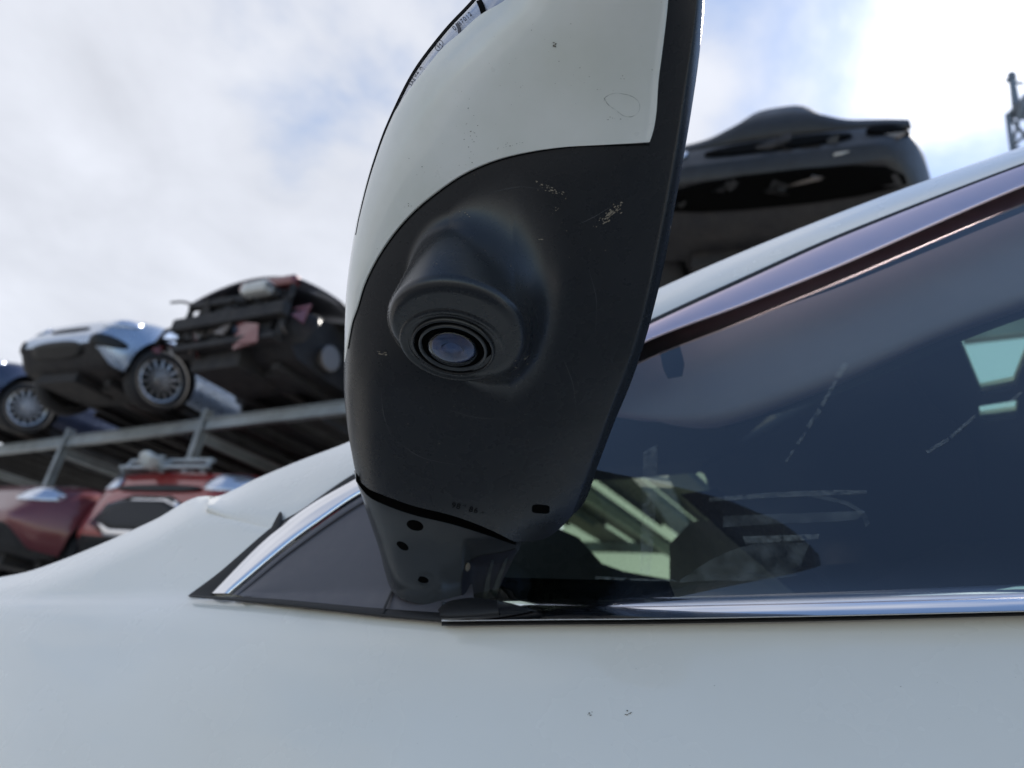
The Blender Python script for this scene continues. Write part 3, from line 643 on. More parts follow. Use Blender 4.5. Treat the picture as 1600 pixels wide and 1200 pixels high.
flecks('dirt_fleck', [(864, 297, 30, 7, R(20), 26, .5, 1.5), (953, 336, 26, 6, R(-38), 46, .6, 1.7), (598, 552, 9, 4, 0, 12, .5, 1.5), (822, 563, 6, 6, 0, 5, .5, 1.2), (870, 327, 6, 8, 0, 6, .5, 1.2), (806, 575, 5, 22, 0, 8, .5, 1.0), (720, 335, 40, 14, 0, 9, .4, 1.0), (820, 410, 130, 80, 0, 16, .3, .8), (760, 680, 120, 70, 0, 16, .3, .8), (845, 374, 3, 3, 0, 3, .6, 1.2)], onshell, M_DIRT, W, 3)
flecks('paint_mark', [(867, 70, 3, 6, 0, 9, .6, 1.6), (738, 225, 9, 50, 0, 18, .3, .9), (800, 226, 30, 6, R(-10), 14, .3, .9), (640, 322, 14, 8, 0, 8, .3, .9), (880, 120, 160, 80, 0, 26, .3, .7), (972, 124, 4, 4, 0, 3, .4, .9), (690, 255, 50, 30, 0, 10, .3, .8), (960, 186, 14, 8, 0, 5, .3, .8)], oncover, M_DIRTD, W, 5)
M_STAIN = filmmat('water_stain', (0.40, 0.39, 0.35), 0.75, 400)
def coverR(x, y): return shell_rng(x, y)
W(ribbon('water_mark', [(944, 153), (950, 163), (962, 172), (975, 181), (988, 182), (998, 174), (999, 162), (990, 152), (975, 147), (958, 146), (946, 152), (944, 158)], [1.4, 1.1, .8, 1.0, .6, 1.2], coverR, M_STAIN, 0.00135, 70))
flecks('door_mark', [(921, 1116, 5, 6, 0, 5, .5, 1.4), (981, 1116, 7, 4, R(-20), 6, .5, 1.6), (1300, 1060, 300, 60, 0, 5, .3, .6)], ondoor, M_DIRTD, C, 9)

# ================================================================== RACKS AND SCRAPPED CARS
M_STEEL = mat('galvanised_steel', (0.36, 0.40, 0.43), 0.5, 0.5, bump=(60, 0.2, 0.002), var=(6, 0.7, (0.22, 0.24, 0.25)))
M_DECK = mat('shade_toned_steel_deck', (0.06, 0.06, 0.062), 0.55, 0.3, bump=(40, 0.3, 0.004), var=(5, 0.8, (0.025, 0.024, 0.024)))  # shadow under the deck is put into this dark base colour
M_TYRE = mat('tyre_rubber', (0.022, 0.022, 0.024), 0.85, bump=(120, 0.3, 0.003))
M_RIM = mat('alloy_rim', (0.62, 0.60, 0.57), 0.28, 0.85, var=(14, 0.6, (0.32, 0.29, 0.26)))
M_UNDER = mat('underbody', (0.012, 0.012, 0.015), 0.75, bump=(30, 0.4, 0.01), var=(7, 0.8, (0.032, 0.029, 0.028)))
M_PIPE = mat('exhaust_steel', (0.20, 0.18, 0.17), 0.5, 0.7)
M_LAMP = glassmat('lamp_glass', (0.75, 0.80, 0.88), 0.03, 1.6, 0.05)
M_REFL = mat('lamp_reflector', (0.75, 0.78, 0.85), 0.18, 0.7, 0.8, var=(16, 0.6, (0.35, 0.42, 0.55)))
M_CARGL = mat('car_window', (0.02, 0.028, 0.035), 0.04, 0, 1.0)
M_GRILL = mat('grille_black', (0.006, 0.006, 0.007), 0.6)
M_CH2 = mat('chrome_surround', (0.8, 0.8, 0.82), 0.15, 1.0)
M_PALE = mat('pale_plastic', (0.62, 0.62, 0.60), 0.5, var=(10, 0.6, (0.35, 0.35, 0.34)))

LEV = [1.0 + 0.42, 1.0 + 2.2]                      # deck heights above the ground
bA, bB = atz(0, 697, LEV[1]), atz(540, 627, LEV[1])
bd = (bB - bA); bd[2] = 0; bd /= np.linalg.norm(bd); bnrm = np.array([-bd[1], bd[0], 0])   # away from the camera
if bnrm[1] < 0: bnrm = -bnrm
def onbeam(px, py=660):
    d = rays(px, py); d = np.array([d[0], d[1]]); # intersect in plan
    Am = np.array([[d[0], -bd[0]], [d[1], -bd[1]]]); k, s_ = np.linalg.solve(Am, bA[:2]); return s_
def Bm(s_, back, z): p = bA + bd * s_ + bnrm * back; return np.array([p[0], p[1], z])

def box_bm(bm, p0, p1, wd, ht, up=(0, 0, 1)):
    p0, p1 = Vector(p0), Vector(p1); d = (p1 - p0).normalized(); up = Vector(up)
    if abs(d.dot(up)) > .95: up = Vector(bnrm)
    s_ = d.cross(up).normalized() * wd / 2; u_ = s_.cross(d).normalized() * ht / 2
    v = [bm.verts.new(p + a * s_ + b * u_) for p in (p0, p1) for a, b in ((-1, -1), (1, -1), (1, 1), (-1, 1))]
    for f in ((0, 1, 2, 3), (7, 6, 5, 4), (0, 4, 5, 1), (1, 5, 6, 2), (2, 6, 7, 3), (3, 7, 4, 0)): bm.faces.new([v[i] for i in f])
def bm_obj(name, bm, m_, parent, smooth=False, bevel=0):
    bmesh.ops.recalc_face_normals(bm, faces=bm.faces)
    me = bpy.data.meshes.new(name); bm.to_mesh(me); bm.free(); o = link(name, me, m_, parent, smooth)
    if bevel: b = o.modifiers.new('b', 'BEVEL'); b.width = bevel; b.segments = 2
    return o
def channel(name, p0, p1, wd, ht, m_, parent):
    "open steel section: web and two flanges"
    bm = bmesh.new(); p0 = Vector(p0); p1 = Vector(p1); d = (p1 - p0).normalized(); up = Vector((0, 0, 1))
    if abs(d.z) > .9: up = Vector(bnrm)
    s_ = d.cross(up).normalized(); u_ = s_.cross(d).normalized()
    box_bm(bm, p0, p1, 0.012, ht, u_)
    for q in (-1, 1):
        o_ = u_ * (ht / 2 - 0.006) * q
        box_bm(bm, p0 + o_ , p1 + o_ , wd, 0.012, u_)
    return bm_obj(name, bm, m_, parent)
rack = empty('storage_rack', tuple(Bm(4, 0, 0)))
tag(rack, 'long galvanised steel rack holding two levels of scrapped cars', 'rack')
bpy.context.view_layer.update()
posts = [onbeam(110, 675), onbeam(325, 645)]; pitch_ = posts[1] - posts[0]
s_end = onbeam(1490, 520)
nb2 = max(1, round((s_end - posts[1]) / pitch_))
ps = [posts[0] - pitch_ * 2, posts[0] - pitch_, *posts] + [posts[1] + (s_end - posts[1]) * k / nb2 for k in range(1, nb2 + 1)]
DEP = 4.3
for s_ in ps:
    for back in (0.0, DEP):
        keep(channel('post', Bm(s_, back, 0.0), Bm(s_, back, LEV[1] + 0.10), 0.07, 0.08, M_STEEL, None), rack)
        keep(bm_obj('foot_plate', (lambda bm: (box_bm(bm, Bm(s_, back, 0.0), Bm(s_, back, 0.02), 0.26, 0.26), bm)[1])(bmesh.new()), M_STEEL, None), rack)
for z in LEV:
    for back in (0.0, DEP):
        keep(channel('front_beam' if back == 0 else 'rear_beam', Bm(ps[0] - .4, back, z - 0.06), Bm(ps[-1] + .4, back, z - 0.06), 0.06, 0.12, M_STEEL, None), rack)
    for s_ in ps:
        keep(channel('cross_arm', Bm(s_, 0.03, z - 0.18), Bm(s_, DEP - 0.03, z - 0.18), 0.05, 0.10, M_STEEL, None), rack)
for k in range(len(ps) - 1):
    if k % 2 == 0:
        keep(channel('brace', Bm(ps[k], DEP, LEV[0]), Bm(ps[k + 1], DEP, LEV[1] - .15), 0.04, 0.05, M_STEEL, None), rack)

for k in range(len(ps) - 1):
    a0, a1 = ps[k] + .06, ps[k + 1] - .06; nb_ = 6
    for lv_, z in enumerate(LEV):
        if lv_ == 0: continue
        for q in range(nb_):
            sa = a0 + (a1 - a0) * (q + .5) / nb_; wd_ = (a1 - a0) / nb_ * (.90 if q % 2 else .74)
            bm = bmesh.new(); y0 = 0.05
            box_bm(bm, Bm(sa, 0.04, z - .012), Bm(sa, DEP - .05 - (0.9 if q == 3 else 0), z - .012), wd_, .010)
            box_bm(bm, Bm(sa - wd_ / 2 + .02, 0.04, z - .045), Bm(sa - wd_ / 2 + .02, DEP - .9, z - .045), .012, .055)
            box_bm(bm, Bm(sa + wd_ / 2 - .02, 0.04, z - .045), Bm(sa + wd_ / 2 - .02, DEP - .9, z - .045), .012, .055)
            keep(bm_obj('deck_runner', bm, M_DECK, None), rack)
# ---- generic car ----------------------------------------------------------
def interp(x, pts): a = np.array(pts); return np.interp(x, a[:, 0], a[:, 1])
def smoothstep(a): a = np.clip(a, 0, 1); return a * a * (3 - 2 * a)
def make_car(name, label, paint, L=3.9, Wd=1.68, hood=0.86, belt=0.92, roof=1.46, wheels=True, steer=0.0, wreck=False, cowl=None, group='scrapped cars stored on the rack', opening=True, wr=0.31, gh_back=0.25):
    root = empty(name); tag(root, label, 'car', group)
    xf, xr = L / 2, -L / 2; wb = L * 0.63; axf = xf - L * 0.19; axr = axf - wb; cowl = cowl if cowl is not None else axf - 0.42
    if wreck: xf -= 0.28
    nS = 44; xs = xr + (xf - xr) * (0.5 - 0.5 * np.cos(np.linspace(0, math.pi, nS)))
    prof = [(0.0, 0), (0.45, 0), (0.80, 0.0), (0.93, 0.03), (0.985, 0.14), (1.0, 0.34), (0.995, 0.55), (0.97, 0.74), (0.925, 0.88), (0.85, 0.955), (0.70, 0.985), (0.42, 1.0), (0.0, 1.012)]
    rings = []
    for x in xs:
        df, dr = (xf - x), (x - xr)
        fr = 0.42 if not wreck else 0.12; wf = min(1, (min(1, df / fr)) ** .5 * 0.34 + 0.66) if df < fr else 1; wq = min(1, (min(1, dr / .3)) ** .5 * 0.22 + 0.78) if dr < .3 else 1
        hw = Wd / 2 * wf * wq
        top = interp(x, [(xr, belt - .12), (xr + .15, belt), (cowl - .1, belt), (cowl + .1, hood + .03), (xf - .5, hood - .05), (xf - .18, hood - .16), (xf, 0.50 if not wreck else hood - .2)])
        bot = interp(x, [(xr, .42), (xr + .25, .27), (xr + .6, .20), (xf - .6, .20), (xf - .18, .22), (xf, .40)])
        rings.append([(x, a * hw, bot + b * (top - bot)) for a, b in prof] + [(x, -a * hw, bot + b * (top - bot)) for a, b in prof[-2:0:-1]])
    bm = bmesh.new(); V = [[bm.verts.new(p) for p in r_] for r_ in rings]; n = len(V[0])
    for i in range(nS - 1):
        for j in range(n): bm.faces.new((V[i][j], V[i][(j + 1) % n], V[i + 1][(j + 1) % n], V[i + 1][j]))
    for e_ in (V[0], V[-1]): bm.faces.new(e_)
    bmesh.ops.recalc_face_normals(bm, faces=bm.faces)
    me = bpy.data.meshes.new('body'); bm.to_mesh(me); bm.free()
    body = link('body', me, [paint, M_UNDER], None)
    # cut the wheel arches
    for ax in (axf, axr):
        for sd_ in (-1, 1):
            bm = bmesh.new(); bmesh.ops.create_cone(bm, cap_ends=True, segments=40, radius1=wr + .065, radius2=wr + .065, depth=0.34, matrix=Matrix.Translation((ax, sd_ * (Wd / 2 - 0.06), wr + 0.015)) @ Matrix.Rotation(R(90), 4, 'X'))
            cm = bpy.data.meshes.new('c'); bm.to_mesh(cm); bm.free(); cm.materials.append(paint); cm.materials.append(M_UNDER)
            for p in cm.polygons: p.material_index = 1
            co = bpy.data.objects.new('c', cm); COL.objects.link(co)
            md = body.modifiers.new('b', 'BOOLEAN'); md.operation = 'DIFFERENCE'; md.object = co; md.solver = 'EXACT'
            bpy.context.view_layer.update()
            nm = bpy.data.meshes.new_from_object(body.evaluated_get(bpy.context.evaluated_depsgraph_get()))
            body.modifiers.clear(); body.data = nm; bpy.data.objects.remove(co)
    me = body.data
    for p in me.polygons:
        if p.normal.z < -0.55 and p.center.z < 0.5: p.material_index = 1
        if wreck and p.normal.x > 0.6 and p.center.x > xf - .15: p.material_index = 1
    me.polygons.foreach_set('use_smooth', [True] * len(me.polygons)); me.set_sharp_from_angle(angle=R(38))
    body.parent = root
    tri = BVHTree.FromPolygons([v.co for v in me.vertices], [p.vertices for p in me.polygons])
    # greenhouse
    zc = belt - 0.015; lv = []
    gx0, gx1 = cowl, xr + gh_back
    for k, (f, inset, xin_f, xin_r) in enumerate(((0, 0.0, 0, 0), (.25, .035, .17, .05), (.5, .08, .36, .11), (.75, .14, .56, .19), (.92, .21, .74, .28))):
        hw = Wd / 2 * .93 - inset; cxm = ((gx0 - xin_f) + (gx1 + xin_r)) / 2; hl = ((gx0 - xin_f) - (gx1 + xin_r)) / 2
        ring = []
        for i in range(48):
            q = 2 * math.pi * i / 48; c, s = math.cos(q), math.sin(q); e_ = 2 / 5.0
            ring.append((cxm + hl * np.sign(c) * abs(c) ** e_, hw * np.sign(s) * abs(s) ** e_, zc + (roof - zc) * f))
        lv.append(ring)
    bm = bmesh.new(); VV = [[bm.verts.new(p) for p in r_] for r_ in lv]
    for k in range(len(VV) - 1):
        for i in range(48):
            j = (i + 1) % 48; bm.faces.new((VV[k][i], VV[k][j], VV[k + 1][j], VV[k + 1][i]))
    gl = bm_obj('window', bm, M_CARGL, root, True)
    bm = bmesh.new(); prev = None; top = lv[-1]; cx0 = sum(p[0] for p in top) / 48
    for sc_, dz in ((1.0, 0.0), (1.012, .02), (.97, .045), (.85, .075), (.6, .098), (.3, .108)):
        cur = [bm.verts.new((cx0 + (p[0] - cx0) * sc_, p[1] * sc_, p[2] + dz)) for p in top]
        if prev:
            for i in range(48): j = (i + 1) % 48; bm.faces.new((prev[i], prev[j], cur[j], cur[i]))
        prev = cur
    bm.faces.new(prev); bm_obj('roof', bm, paint, root, True)
    for xs_ in (0.97, -0.05, -0.96):                            # pillars
        for sd_ in (-1, 1):
            bm = bmesh.new(); pr = None
            for k in range(len(lv)):
                xmx = max(p[0] for p in lv[k]); xmn = min(p[0] for p in lv[k]); xc = (xmx + xmn) / 2 + (xmx - xmn) / 2 * xs_; yw = max(p[1] for p in lv[k]) * (1.0 if abs(xs_) < .5 else .86) + .004
                a_ = bm.verts.new((xc - .04, sd_ * yw, lv[k][0][2])); b_ = bm.verts.new((xc + .04, sd_ * yw, lv[k][0][2]))
                c_ = bm.verts.new((xc + .04, sd_ * (yw - .05), lv[k][0][2])); d_ = bm.verts.new((xc - .04, sd_ * (yw - .05), lv[k][0][2]))
                cur = (a_, b_, c_, d_)
                if pr:
                    for i in range(4): j = (i + 1) % 4; bm.faces.new((pr[i], pr[j], cur[j], cur[i]))
                pr = cur
            bm_obj('pillar', bm, paint, root)
    # underside
    bm = bmesh.new()
    for sd_ in (-1, 1):
        box_bm(bm, (axf + .3, sd_ * .42, .17), (axr - .5, sd_ * .42, .17), .09, .07); box_bm(bm, (axf - .4, sd_ * (Wd / 2 - .12), .17), (axr + .4, sd_ * (Wd / 2 - .12), .17), .05, .06)
        box_bm(bm, (axf, sd_ * .38, .24), (axf, sd_ * (Wd / 2 - .2), .28), .14, .05)
    box_bm(bm, (axf, -.4, .20), (axf, .4, .20), .34, .12); box_bm(bm, (axr, -(Wd / 2 - .16), .26), (axr, Wd / 2 - .16, .26), .10, .09)
    bmesh.ops.create_cube(bm, size=1, matrix=Matrix.Translation((axf + .22, -.15, .24)) @ Matrix.Diagonal((.45, .6, .24, 1)))
    bmesh.ops.create_cube(bm, size=1, matrix=Matrix.Translation((axr + .55, 0, .19)) @ Matrix.Diagonal((.6, .9, .12, 1)))
    bm_obj('underbody', bm, M_UNDER, root, bevel=.012)
    cu = bpy.data.curves.new('ex', 'CURVE'); cu.dimensions = '3D'; sp = cu.splines.new('BEZIER'); pts = [(axf - .1, .1, .17), (axf - .6, .12, .15), (axr + .8, .2, .15), (axr + .15, .3, .22), (xr + .05, .5, .24)]
    sp.bezier_points.add(len(pts) - 1)
    for q, p in zip(sp.bezier_points, pts): q.co = p; q.handle_left_type = q.handle_right_type = 'AUTO'
    cu.bevel_depth = .03; eo = bpy.data.objects.new('exhaust', cu); COL.objects.link(eo); bpy.context.view_layer.update()
    me = bpy.data.meshes.new_from_object(eo.evaluated_get(bpy.context.evaluated_depsgraph_get())); bpy.data.objects.remove(eo); link('exhaust_pipe', me, M_PIPE, root)
    # wheels
    if wheels:
        for ax, st in ((axf, steer), (axr, 0)):
            for sd_ in (-1, 1):
                if wheels == 'rear' and ax == axf: continue
                MM = Matrix.Translation((ax, sd_ * (Wd / 2 - .115), wr)) @ Matrix.Rotation(R(st), 4, 'Z') @ Matrix.Rotation(R(-90 * sd_), 4, 'X')
                def lth(prof, seg=36):
                    bm = bmesh.new(); pv = None; first = None
                    for r_, h_ in prof:
                        cur = [bm.verts.new(MM @ Vector((r_ * math.cos(2 * math.pi * i / seg), r_ * math.sin(2 * math.pi * i / seg), h_))) for i in range(seg)]
                        if pv:
                            for i in range(seg): j = (i + 1) % seg; bm.faces.new((pv[i], pv[j], cur[j], cur[i]))
                        pv = cur
                    return bm
                ri = wr * .73
                ty = bm_obj('wheel', lth([(ri, .07), (ri + .02, .095), (wr - .035, .10), (wr - .008, .08), (wr, .03), (wr, -.05), (wr - .02, -.09), (ri, -.09), (ri - .02, -.05), (ri - .02, .03), (ri, .07)]), M_TYRE, root, True)
                bm_obj('rim', lth([(ri, .072), (ri - .012, .082), (ri - .028, .072), (ri - .035, .03), (ri - .05, -.02), (.02, -.03)]), M_UNDER, ty, True)
                bm = lth([(ri + .001, .074), (ri - .008, .088), (ri - .024, .080), (ri - .026, .06)])
                for k in range(14):
                    q = 2 * math.pi * k / 14
                    box_bm(bm, MM @ Vector((.04 * math.cos(q), .04 * math.sin(q), .066)), MM @ Vector(((ri - .015) * math.cos(q), (ri - .015) * math.sin(q), .062)), .026, .02, MM.to_3x3() @ Vector((0, 0, 1)))
                bmesh.ops.create_cone(bm, cap_ends=True, segments=24, radius1=.062, radius2=.05, depth=.05, matrix=MM @ Matrix.Translation((0, 0, .065)))
                bm_obj('spokes', bm, M_RIM, ty)
    def patch(nm, pts, m_, off=.006, axis='x', par=None, thick=.012, sidev=1, rnd=2, rings_=5):
        "rounded outline projected on the body from the front ('x') or a side ('y')"
        P = np.array(pts, float)
        for _ in range(rnd):
            Q = []
            for i in range(len(P)): a_, b_ = P[i], P[(i + 1) % len(P)]; Q += [a_ * .75 + b_ * .25, a_ * .25 + b_ * .75]
            P = np.array(Q)
        c = P.mean(0); vs = []; n_ = len(P)
        for f in np.linspace(0.02, 1, rings_):
            for p in c + (P - c) * f:
                if axis == 'x': o_, d_ = Vector((xf + 2, p[0], p[1])), Vector((-1, 0, 0))
                else: o_, d_ = Vector((p[0], sidev * 3, p[1])), Vector((0, -sidev, 0))
                h = tri.ray_cast(o_, d_)
                if h[0] is None: h = (Vector((xf - .1, p[0], p[1])) if axis == 'x' else Vector((p[0], sidev * Wd / 2, p[1])),)
                vs.append(h[0] - d_ * off)
        fs = [(k * n_ + i, k * n_ + (i + 1) % n_, (k + 1) * n_ + (i + 1) % n_, (k + 1) * n_ + i) for k in range(rings_ - 1) for i in range(n_)] + [tuple(range(n_ - 1, -1, -1))]
        o = link(nm, mesh(nm, vs, fs), m_, par or root)
        s_ = o.modifiers.new('s', 'SOLIDIFY'); s_.thickness = thick; s_.offset = 0
        return o
    def frame(nm, pts, m_, wd=.03, **k):
        P = np.array(pts, float); c = P.mean(0)
        return P, c
    root['dims'] = (xf, xr, axf, axr)
    return root, patch, dict(xf=xf, xr=xr, axf=axf, axr=axr, cowl=cowl, belt=belt, Wd=Wd, hood=hood, wr=wr)
def put(root, P, ang, z, localref, pitch=0, rollx=0):
    "place so that the local point localref comes to world P (plan only), wheels on the deck at z"
    c, s = math.cos(ang), math.sin(ang); root.rotation_euler = (rollx, pitch, ang)
    root.location = (P[0] - (localref[0] * c - localref[1] * s), P[1] - (localref[0] * s + localref[1] * c), z)
HEAD = math.atan2(-bnrm[1], -bnrm[0])
def wheel_world(px, py, z): return atz(px, py, z)

MP_SILVER = mat('silver_blue_paint', (0.36, 0.44, 0.56), 0.28, 0.6, 0.9, var=(3, 0.5, (0.28, 0.34, 0.46)))
MP_NAVY = mat('dark_blue_paint', (0.035, 0.045, 0.09), 0.25, 0.4, 0.9, var=(3, 0.5, (0.05, 0.06, 0.09)))
MP_BLACK = mat('dull_black_paint', (0.018, 0.019, 0.026), 0.35, 0.2, 0.5, var=(4, 0.6, (0.03, 0.03, 0.036)))
MP_RED = mat('red_paint', (0.30, 0.020, 0.018), 0.32, 0.2, 0.9, var=(3, 0.5, (0.20, 0.018, 0.018)))
MP_DRED = mat('dark_red_paint', (0.15, 0.028, 0.032), 0.35, 0.3, 0.8, var=(3, 0.6, (0.15, 0.035, 0.04)))
MP_GREY = mat('charcoal_paint', (0.008, 0.0085, 0.010), 0.6, 0.0, 0.1, var=(5, 0.7, (0.022, 0.022, 0.024)))

# B: silver-blue small hatchback
rB, pB, dB = make_car('scrapped_car', 'small silver blue hatchback with its multi spoke front wheel turned out on the upper rack', MP_SILVER, L=3.5, Wd=1.62, steer=-8, roof=1.48, belt=0.96, hood=0.92)
pB('lower_grille', [(-.42, .30), (.42, .30), (.36, .44), (-.36, .44)], M_GRILL)
for s_ in (-1, 1):
    pB('bumper_opening', [(s_ * .50, .36), (s_ * .74, .40), (s_ * .74, .50), (s_ * .50, .50)][::s_], M_GRILL)
    hl = pB('headlight', [(s_ * .42, .60), (s_ * .74, .64), (s_ * .70, .78), (s_ * .46, .74)][::s_], M_REFL, .01)
pB('upper_grille', [(-.30, .58), (.30, .58), (.28, .64), (-.28, .64)], M_GRILL)
wz = LEV[1] + 0.31
put(rB, wheel_world(250, 595, wz), HEAD + R(8), LEV[1], (dB['axf'], dB['Wd'] / 2 - .06))
# A: dark blue car at the left edge
rA, pA, dA = make_car('scrapped_car', 'dark blue car at the left end of the upper rack, bright alloy wheel showing', MP_NAVY, L=3.9, Wd=1.68, steer=-8, roof=1.44)
for s_ in (-1, 1): pA('headlight', [(s_ * .42, .58), (s_ * .76, .62), (s_ * .72, .74), (s_ * .46, .72)][::s_], M_REFL, .01)
pA('lower_grille', [(-.42, .30), (.42, .30), (.36, .44), (-.36, .44)], M_GRILL)
put(rA, wheel_world(42, 637, wz), HEAD + R(8), LEV[1], (dA['axf'], dA['Wd'] / 2 - .06))
# C: stripped black car
rC, pC, dC = make_car('scrapped_car', 'black wreck with its front torn off beside the silver blue hatchback', MP_BLACK, L=3.95, Wd=1.74, wheels='rear', wreck=True, roof=1.28, hood=0.78, belt=.80)
def wreckage(root, d, seed, spikes=True):
    rnd = random.Random(seed); xf = d['xf']; hw = d['Wd'] / 2
    bm = bmesh.new(); box_bm(bm, (xf + .10, -hw * .8, .52), (xf + .10, hw * .8, .52), .08, .12); bm_obj('bumper_beam', bm, M_UNDER, root, bevel=.01)
    for k in range(26):                                        # torn sheet shards round the broken front
        bm = bmesh.new(); y = rnd.uniform(-hw * .95, hw * .9); z = rnd.uniform(.30, d['hood'] - .08); p0 = Vector((xf - .02, y, z)); L_ = rnd.uniform(.08, .26)
        pts = [p0 + Vector((rnd.uniform(0, .14), rnd.uniform(-L_, L_), rnd.uniform(-L_, L_) * .7)) for _ in range(5)]
        vv = [bm.verts.new(p) for p in pts] + [bm.verts.new(p + Vector((.012, .01, .004))) for p in pts]
        for i in range(3): bm.faces.new((vv[0], vv[i + 1], vv[i + 2] if i < 3 else vv[1])); bm.faces.new((vv[5], vv[5 + min(i + 2, 4)], vv[5 + i + 1]))
        bm_obj('torn_panel', bm, [M_UNDER, MP_BLACK, M_PIPE, MP_DRED][k % 4], root)
    bm = bmesh.new(); box_bm(bm, (xf + .06, -hw * .72, .74), (xf + .06, hw * .60, .70), .07, .06); box_bm(bm, (xf + .05, -hw * .72, .30), (xf + .05, hw * .72, .30), .10, .06)
    for s_ in (-.72, 0, .72): box_bm(bm, (xf + .05, hw * s_, .30), (xf + .05, hw * s_, .78), .05, .05)
    bm_obj('radiator_frame', bm, M_UNDER, root, bevel=.008)
    bm = bmesh.new(); bmesh.ops.create_cube(bm, size=1, matrix=Matrix.Translation((xf + .02, 0, .54)) @ Matrix.Diagonal((.05, 1.0, .42, 1))); bm_obj('radiator', bm, M_GRILL, root)
    for k in range(5 if spikes else 4):
        cu = bpy.data.curves.new('w', 'CURVE'); cu.dimensions = '3D'; sp = cu.splines.new('BEZIER'); y = rnd.uniform(-hw, -hw * .3) if k % 2 else rnd.uniform(-hw, hw); z = rnd.uniform(.35, .85)
        pts = [(xf - .05, y, z), (xf + rnd.uniform(.1, .22), y + rnd.uniform(-.12, .05), z + rnd.uniform(-.05, .14)), (xf + rnd.uniform(.12, .25), y + rnd.uniform(-.15, .08), z + rnd.uniform(-.15, .10))]
        sp.bezier_points.add(2)
        for q, p in zip(sp.bezier_points, pts): q.co = p; q.handle_left_type = q.handle_right_type = 'AUTO'
        cu.bevel_depth = rnd.uniform(.008, .02); eo = bpy.data.objects.new('w', cu); COL.objects.link(eo); bpy.context.view_layer.update()
        me = bpy.data.meshes.new_from_object(eo.evaluated_get(bpy.context.evaluated_depsgraph_get())); bpy.data.objects.remove(eo); link('torn_bracket', me, M_UNDER, root)
wreckage(rC, dC, 3)
bm = bmesh.new(); bmesh.ops.create_cube(bm, size=1, matrix=Matrix.Translation((dC['xf'] + .12, .30, .74)) @ Matrix.Diagonal((.14, .30, .11, 1))); bm_obj('washer_bottle', bm, M_PALE, rC, bevel=.03)
bm = bmesh.new(); bmesh.ops.create_cone(bm, cap_ends=True, segments=24, radius1=.12, radius2=.09, depth=.1, matrix=Matrix.Translation((dC['axf'], dC['Wd'] / 2 - .2, .36)) @ Matrix.Rotation(R(90), 4, 'X')); bm_obj('hub', bm, M_PIPE, rC, bevel=.02)
bm = bmesh.new(); pv = None
for i in range(13):
    x = dC['xf'] + .02 - (dC['xf'] - dC['cowl'] - .05) * i / 12; cur = []
    for j in range(25):
        y = -1 + 2 * j / 24; zz = dC['hood'] + .02 + .05 * math.sin(math.pi * min(1, i / 12 + .25)) + .15 * math.cos(y * math.pi / 2) ** .8 - .02
        cur.append(bm.verts.new((x, y * dC['Wd'] / 2 * (.84 + .08 * min(1, i / 5)), zz)))
    if pv:
        for j in range(24): bm.faces.new((pv[j], pv[j + 1], cur[j + 1], cur[j]))
    pv = cur
bo = bm_obj('bonnet', bm, mat('bonnet_black', (0.03, 0.03, 0.045), 0.3, 0.3, 0.7, var=(6, 0.6, (0.06, 0.05, 0.07))), rC, True); md = bo.modifiers.new('s', 'SOLIDIFY'); md.thickness = .02
bm = bmesh.new(); box_bm(bm, (dC['xf'] + .02, -.05, .86), (dC['xf'] + .02, .62, .84), .10, .10); bm_obj('red_panel', bm, MP_DRED, rC, bevel=.03)
put(rC, wheel_world(530, 560, wz + .02), HEAD + R(4), LEV[1] - .02, (dC['axf'], dC['Wd'] / 2 - .06))
# E: red hatchback with a chrome framed grille, lower level
rE, pE, dE = make_car('scrapped_car', 'bright red car with a wide black grille in a chrome frame on the lower rack', MP_RED, L=4.3, Wd=1.80, wr=.33, roof=1.62, hood=1.14, belt=1.12, steer=-5)
pE('grille_frame', [(-.52, .40), (.52, .40), (.46, .76), (-.46, .76)], M_CH2, .008, rnd=1)
pE('grille', [(-.46, .455), (.46, .455), (.41, .71), (-.41, .71)], M_GRILL, .018, rnd=1)
pE('lower_bumper', [(-.80, .22), (.80, .22), (.76, .40), (-.76, .40)], M_GRILL, .008)
pE('bonnet_bar', [(-.5, .80), (.5, .80), (.5, .86), (-.5, .86)], M_GRILL, .012)
for s_ in (-1, 1): pE('headlight', [(s_ * .50, .80), (s_ * .86, .84), (s_ * .84, 1.02), (s_ * .54, .96)][::s_], M_REFL, .012)
bm = bmesh.new(); box_bm(bm, (dE['xf'] - .15, -.62, 1.02), (dE['xf'] - .15, .45, 1.02), .05, .03); box_bm(bm, (dE['xf'] - .22, -.60, 1.10), (dE['xf'] - .22, .40, 1.10), .05, .03)
for y_ in (-.6, -.1, .38): box_bm(bm, (dE['xf'] - .16, y_, .98), (dE['xf'] - .22, y_, 1.11), .04, .03)
bm_obj('grille_carrier', bm, M_STEEL, rE, bevel=.006)
bm = bmesh.new(); bmesh.ops.create_icosphere(bm, subdivisions=3, radius=.10, matrix=Matrix.Translation((dE['xf'] - .10, -.18, 1.06)))
for v in bm.verts: v.co += Vector((0, 0, 1)) * .05 * math.sin(v.co.y * 30) * math.cos(v.co.z * 23) + v.normal * random.uniform(-.035, .03)
for v in bm.verts: v.co.z = 1.05 + (v.co.z - 1.05) * .6
bm_obj('crumpled_cover', bm, M_PALE, rE, True)
def frontat(px, py, z): return atz(px, py, z)
put(rE, frontat(212, 800, LEV[0] + .60), HEAD + R(6), LEV[0], (dE['xf'], 0))
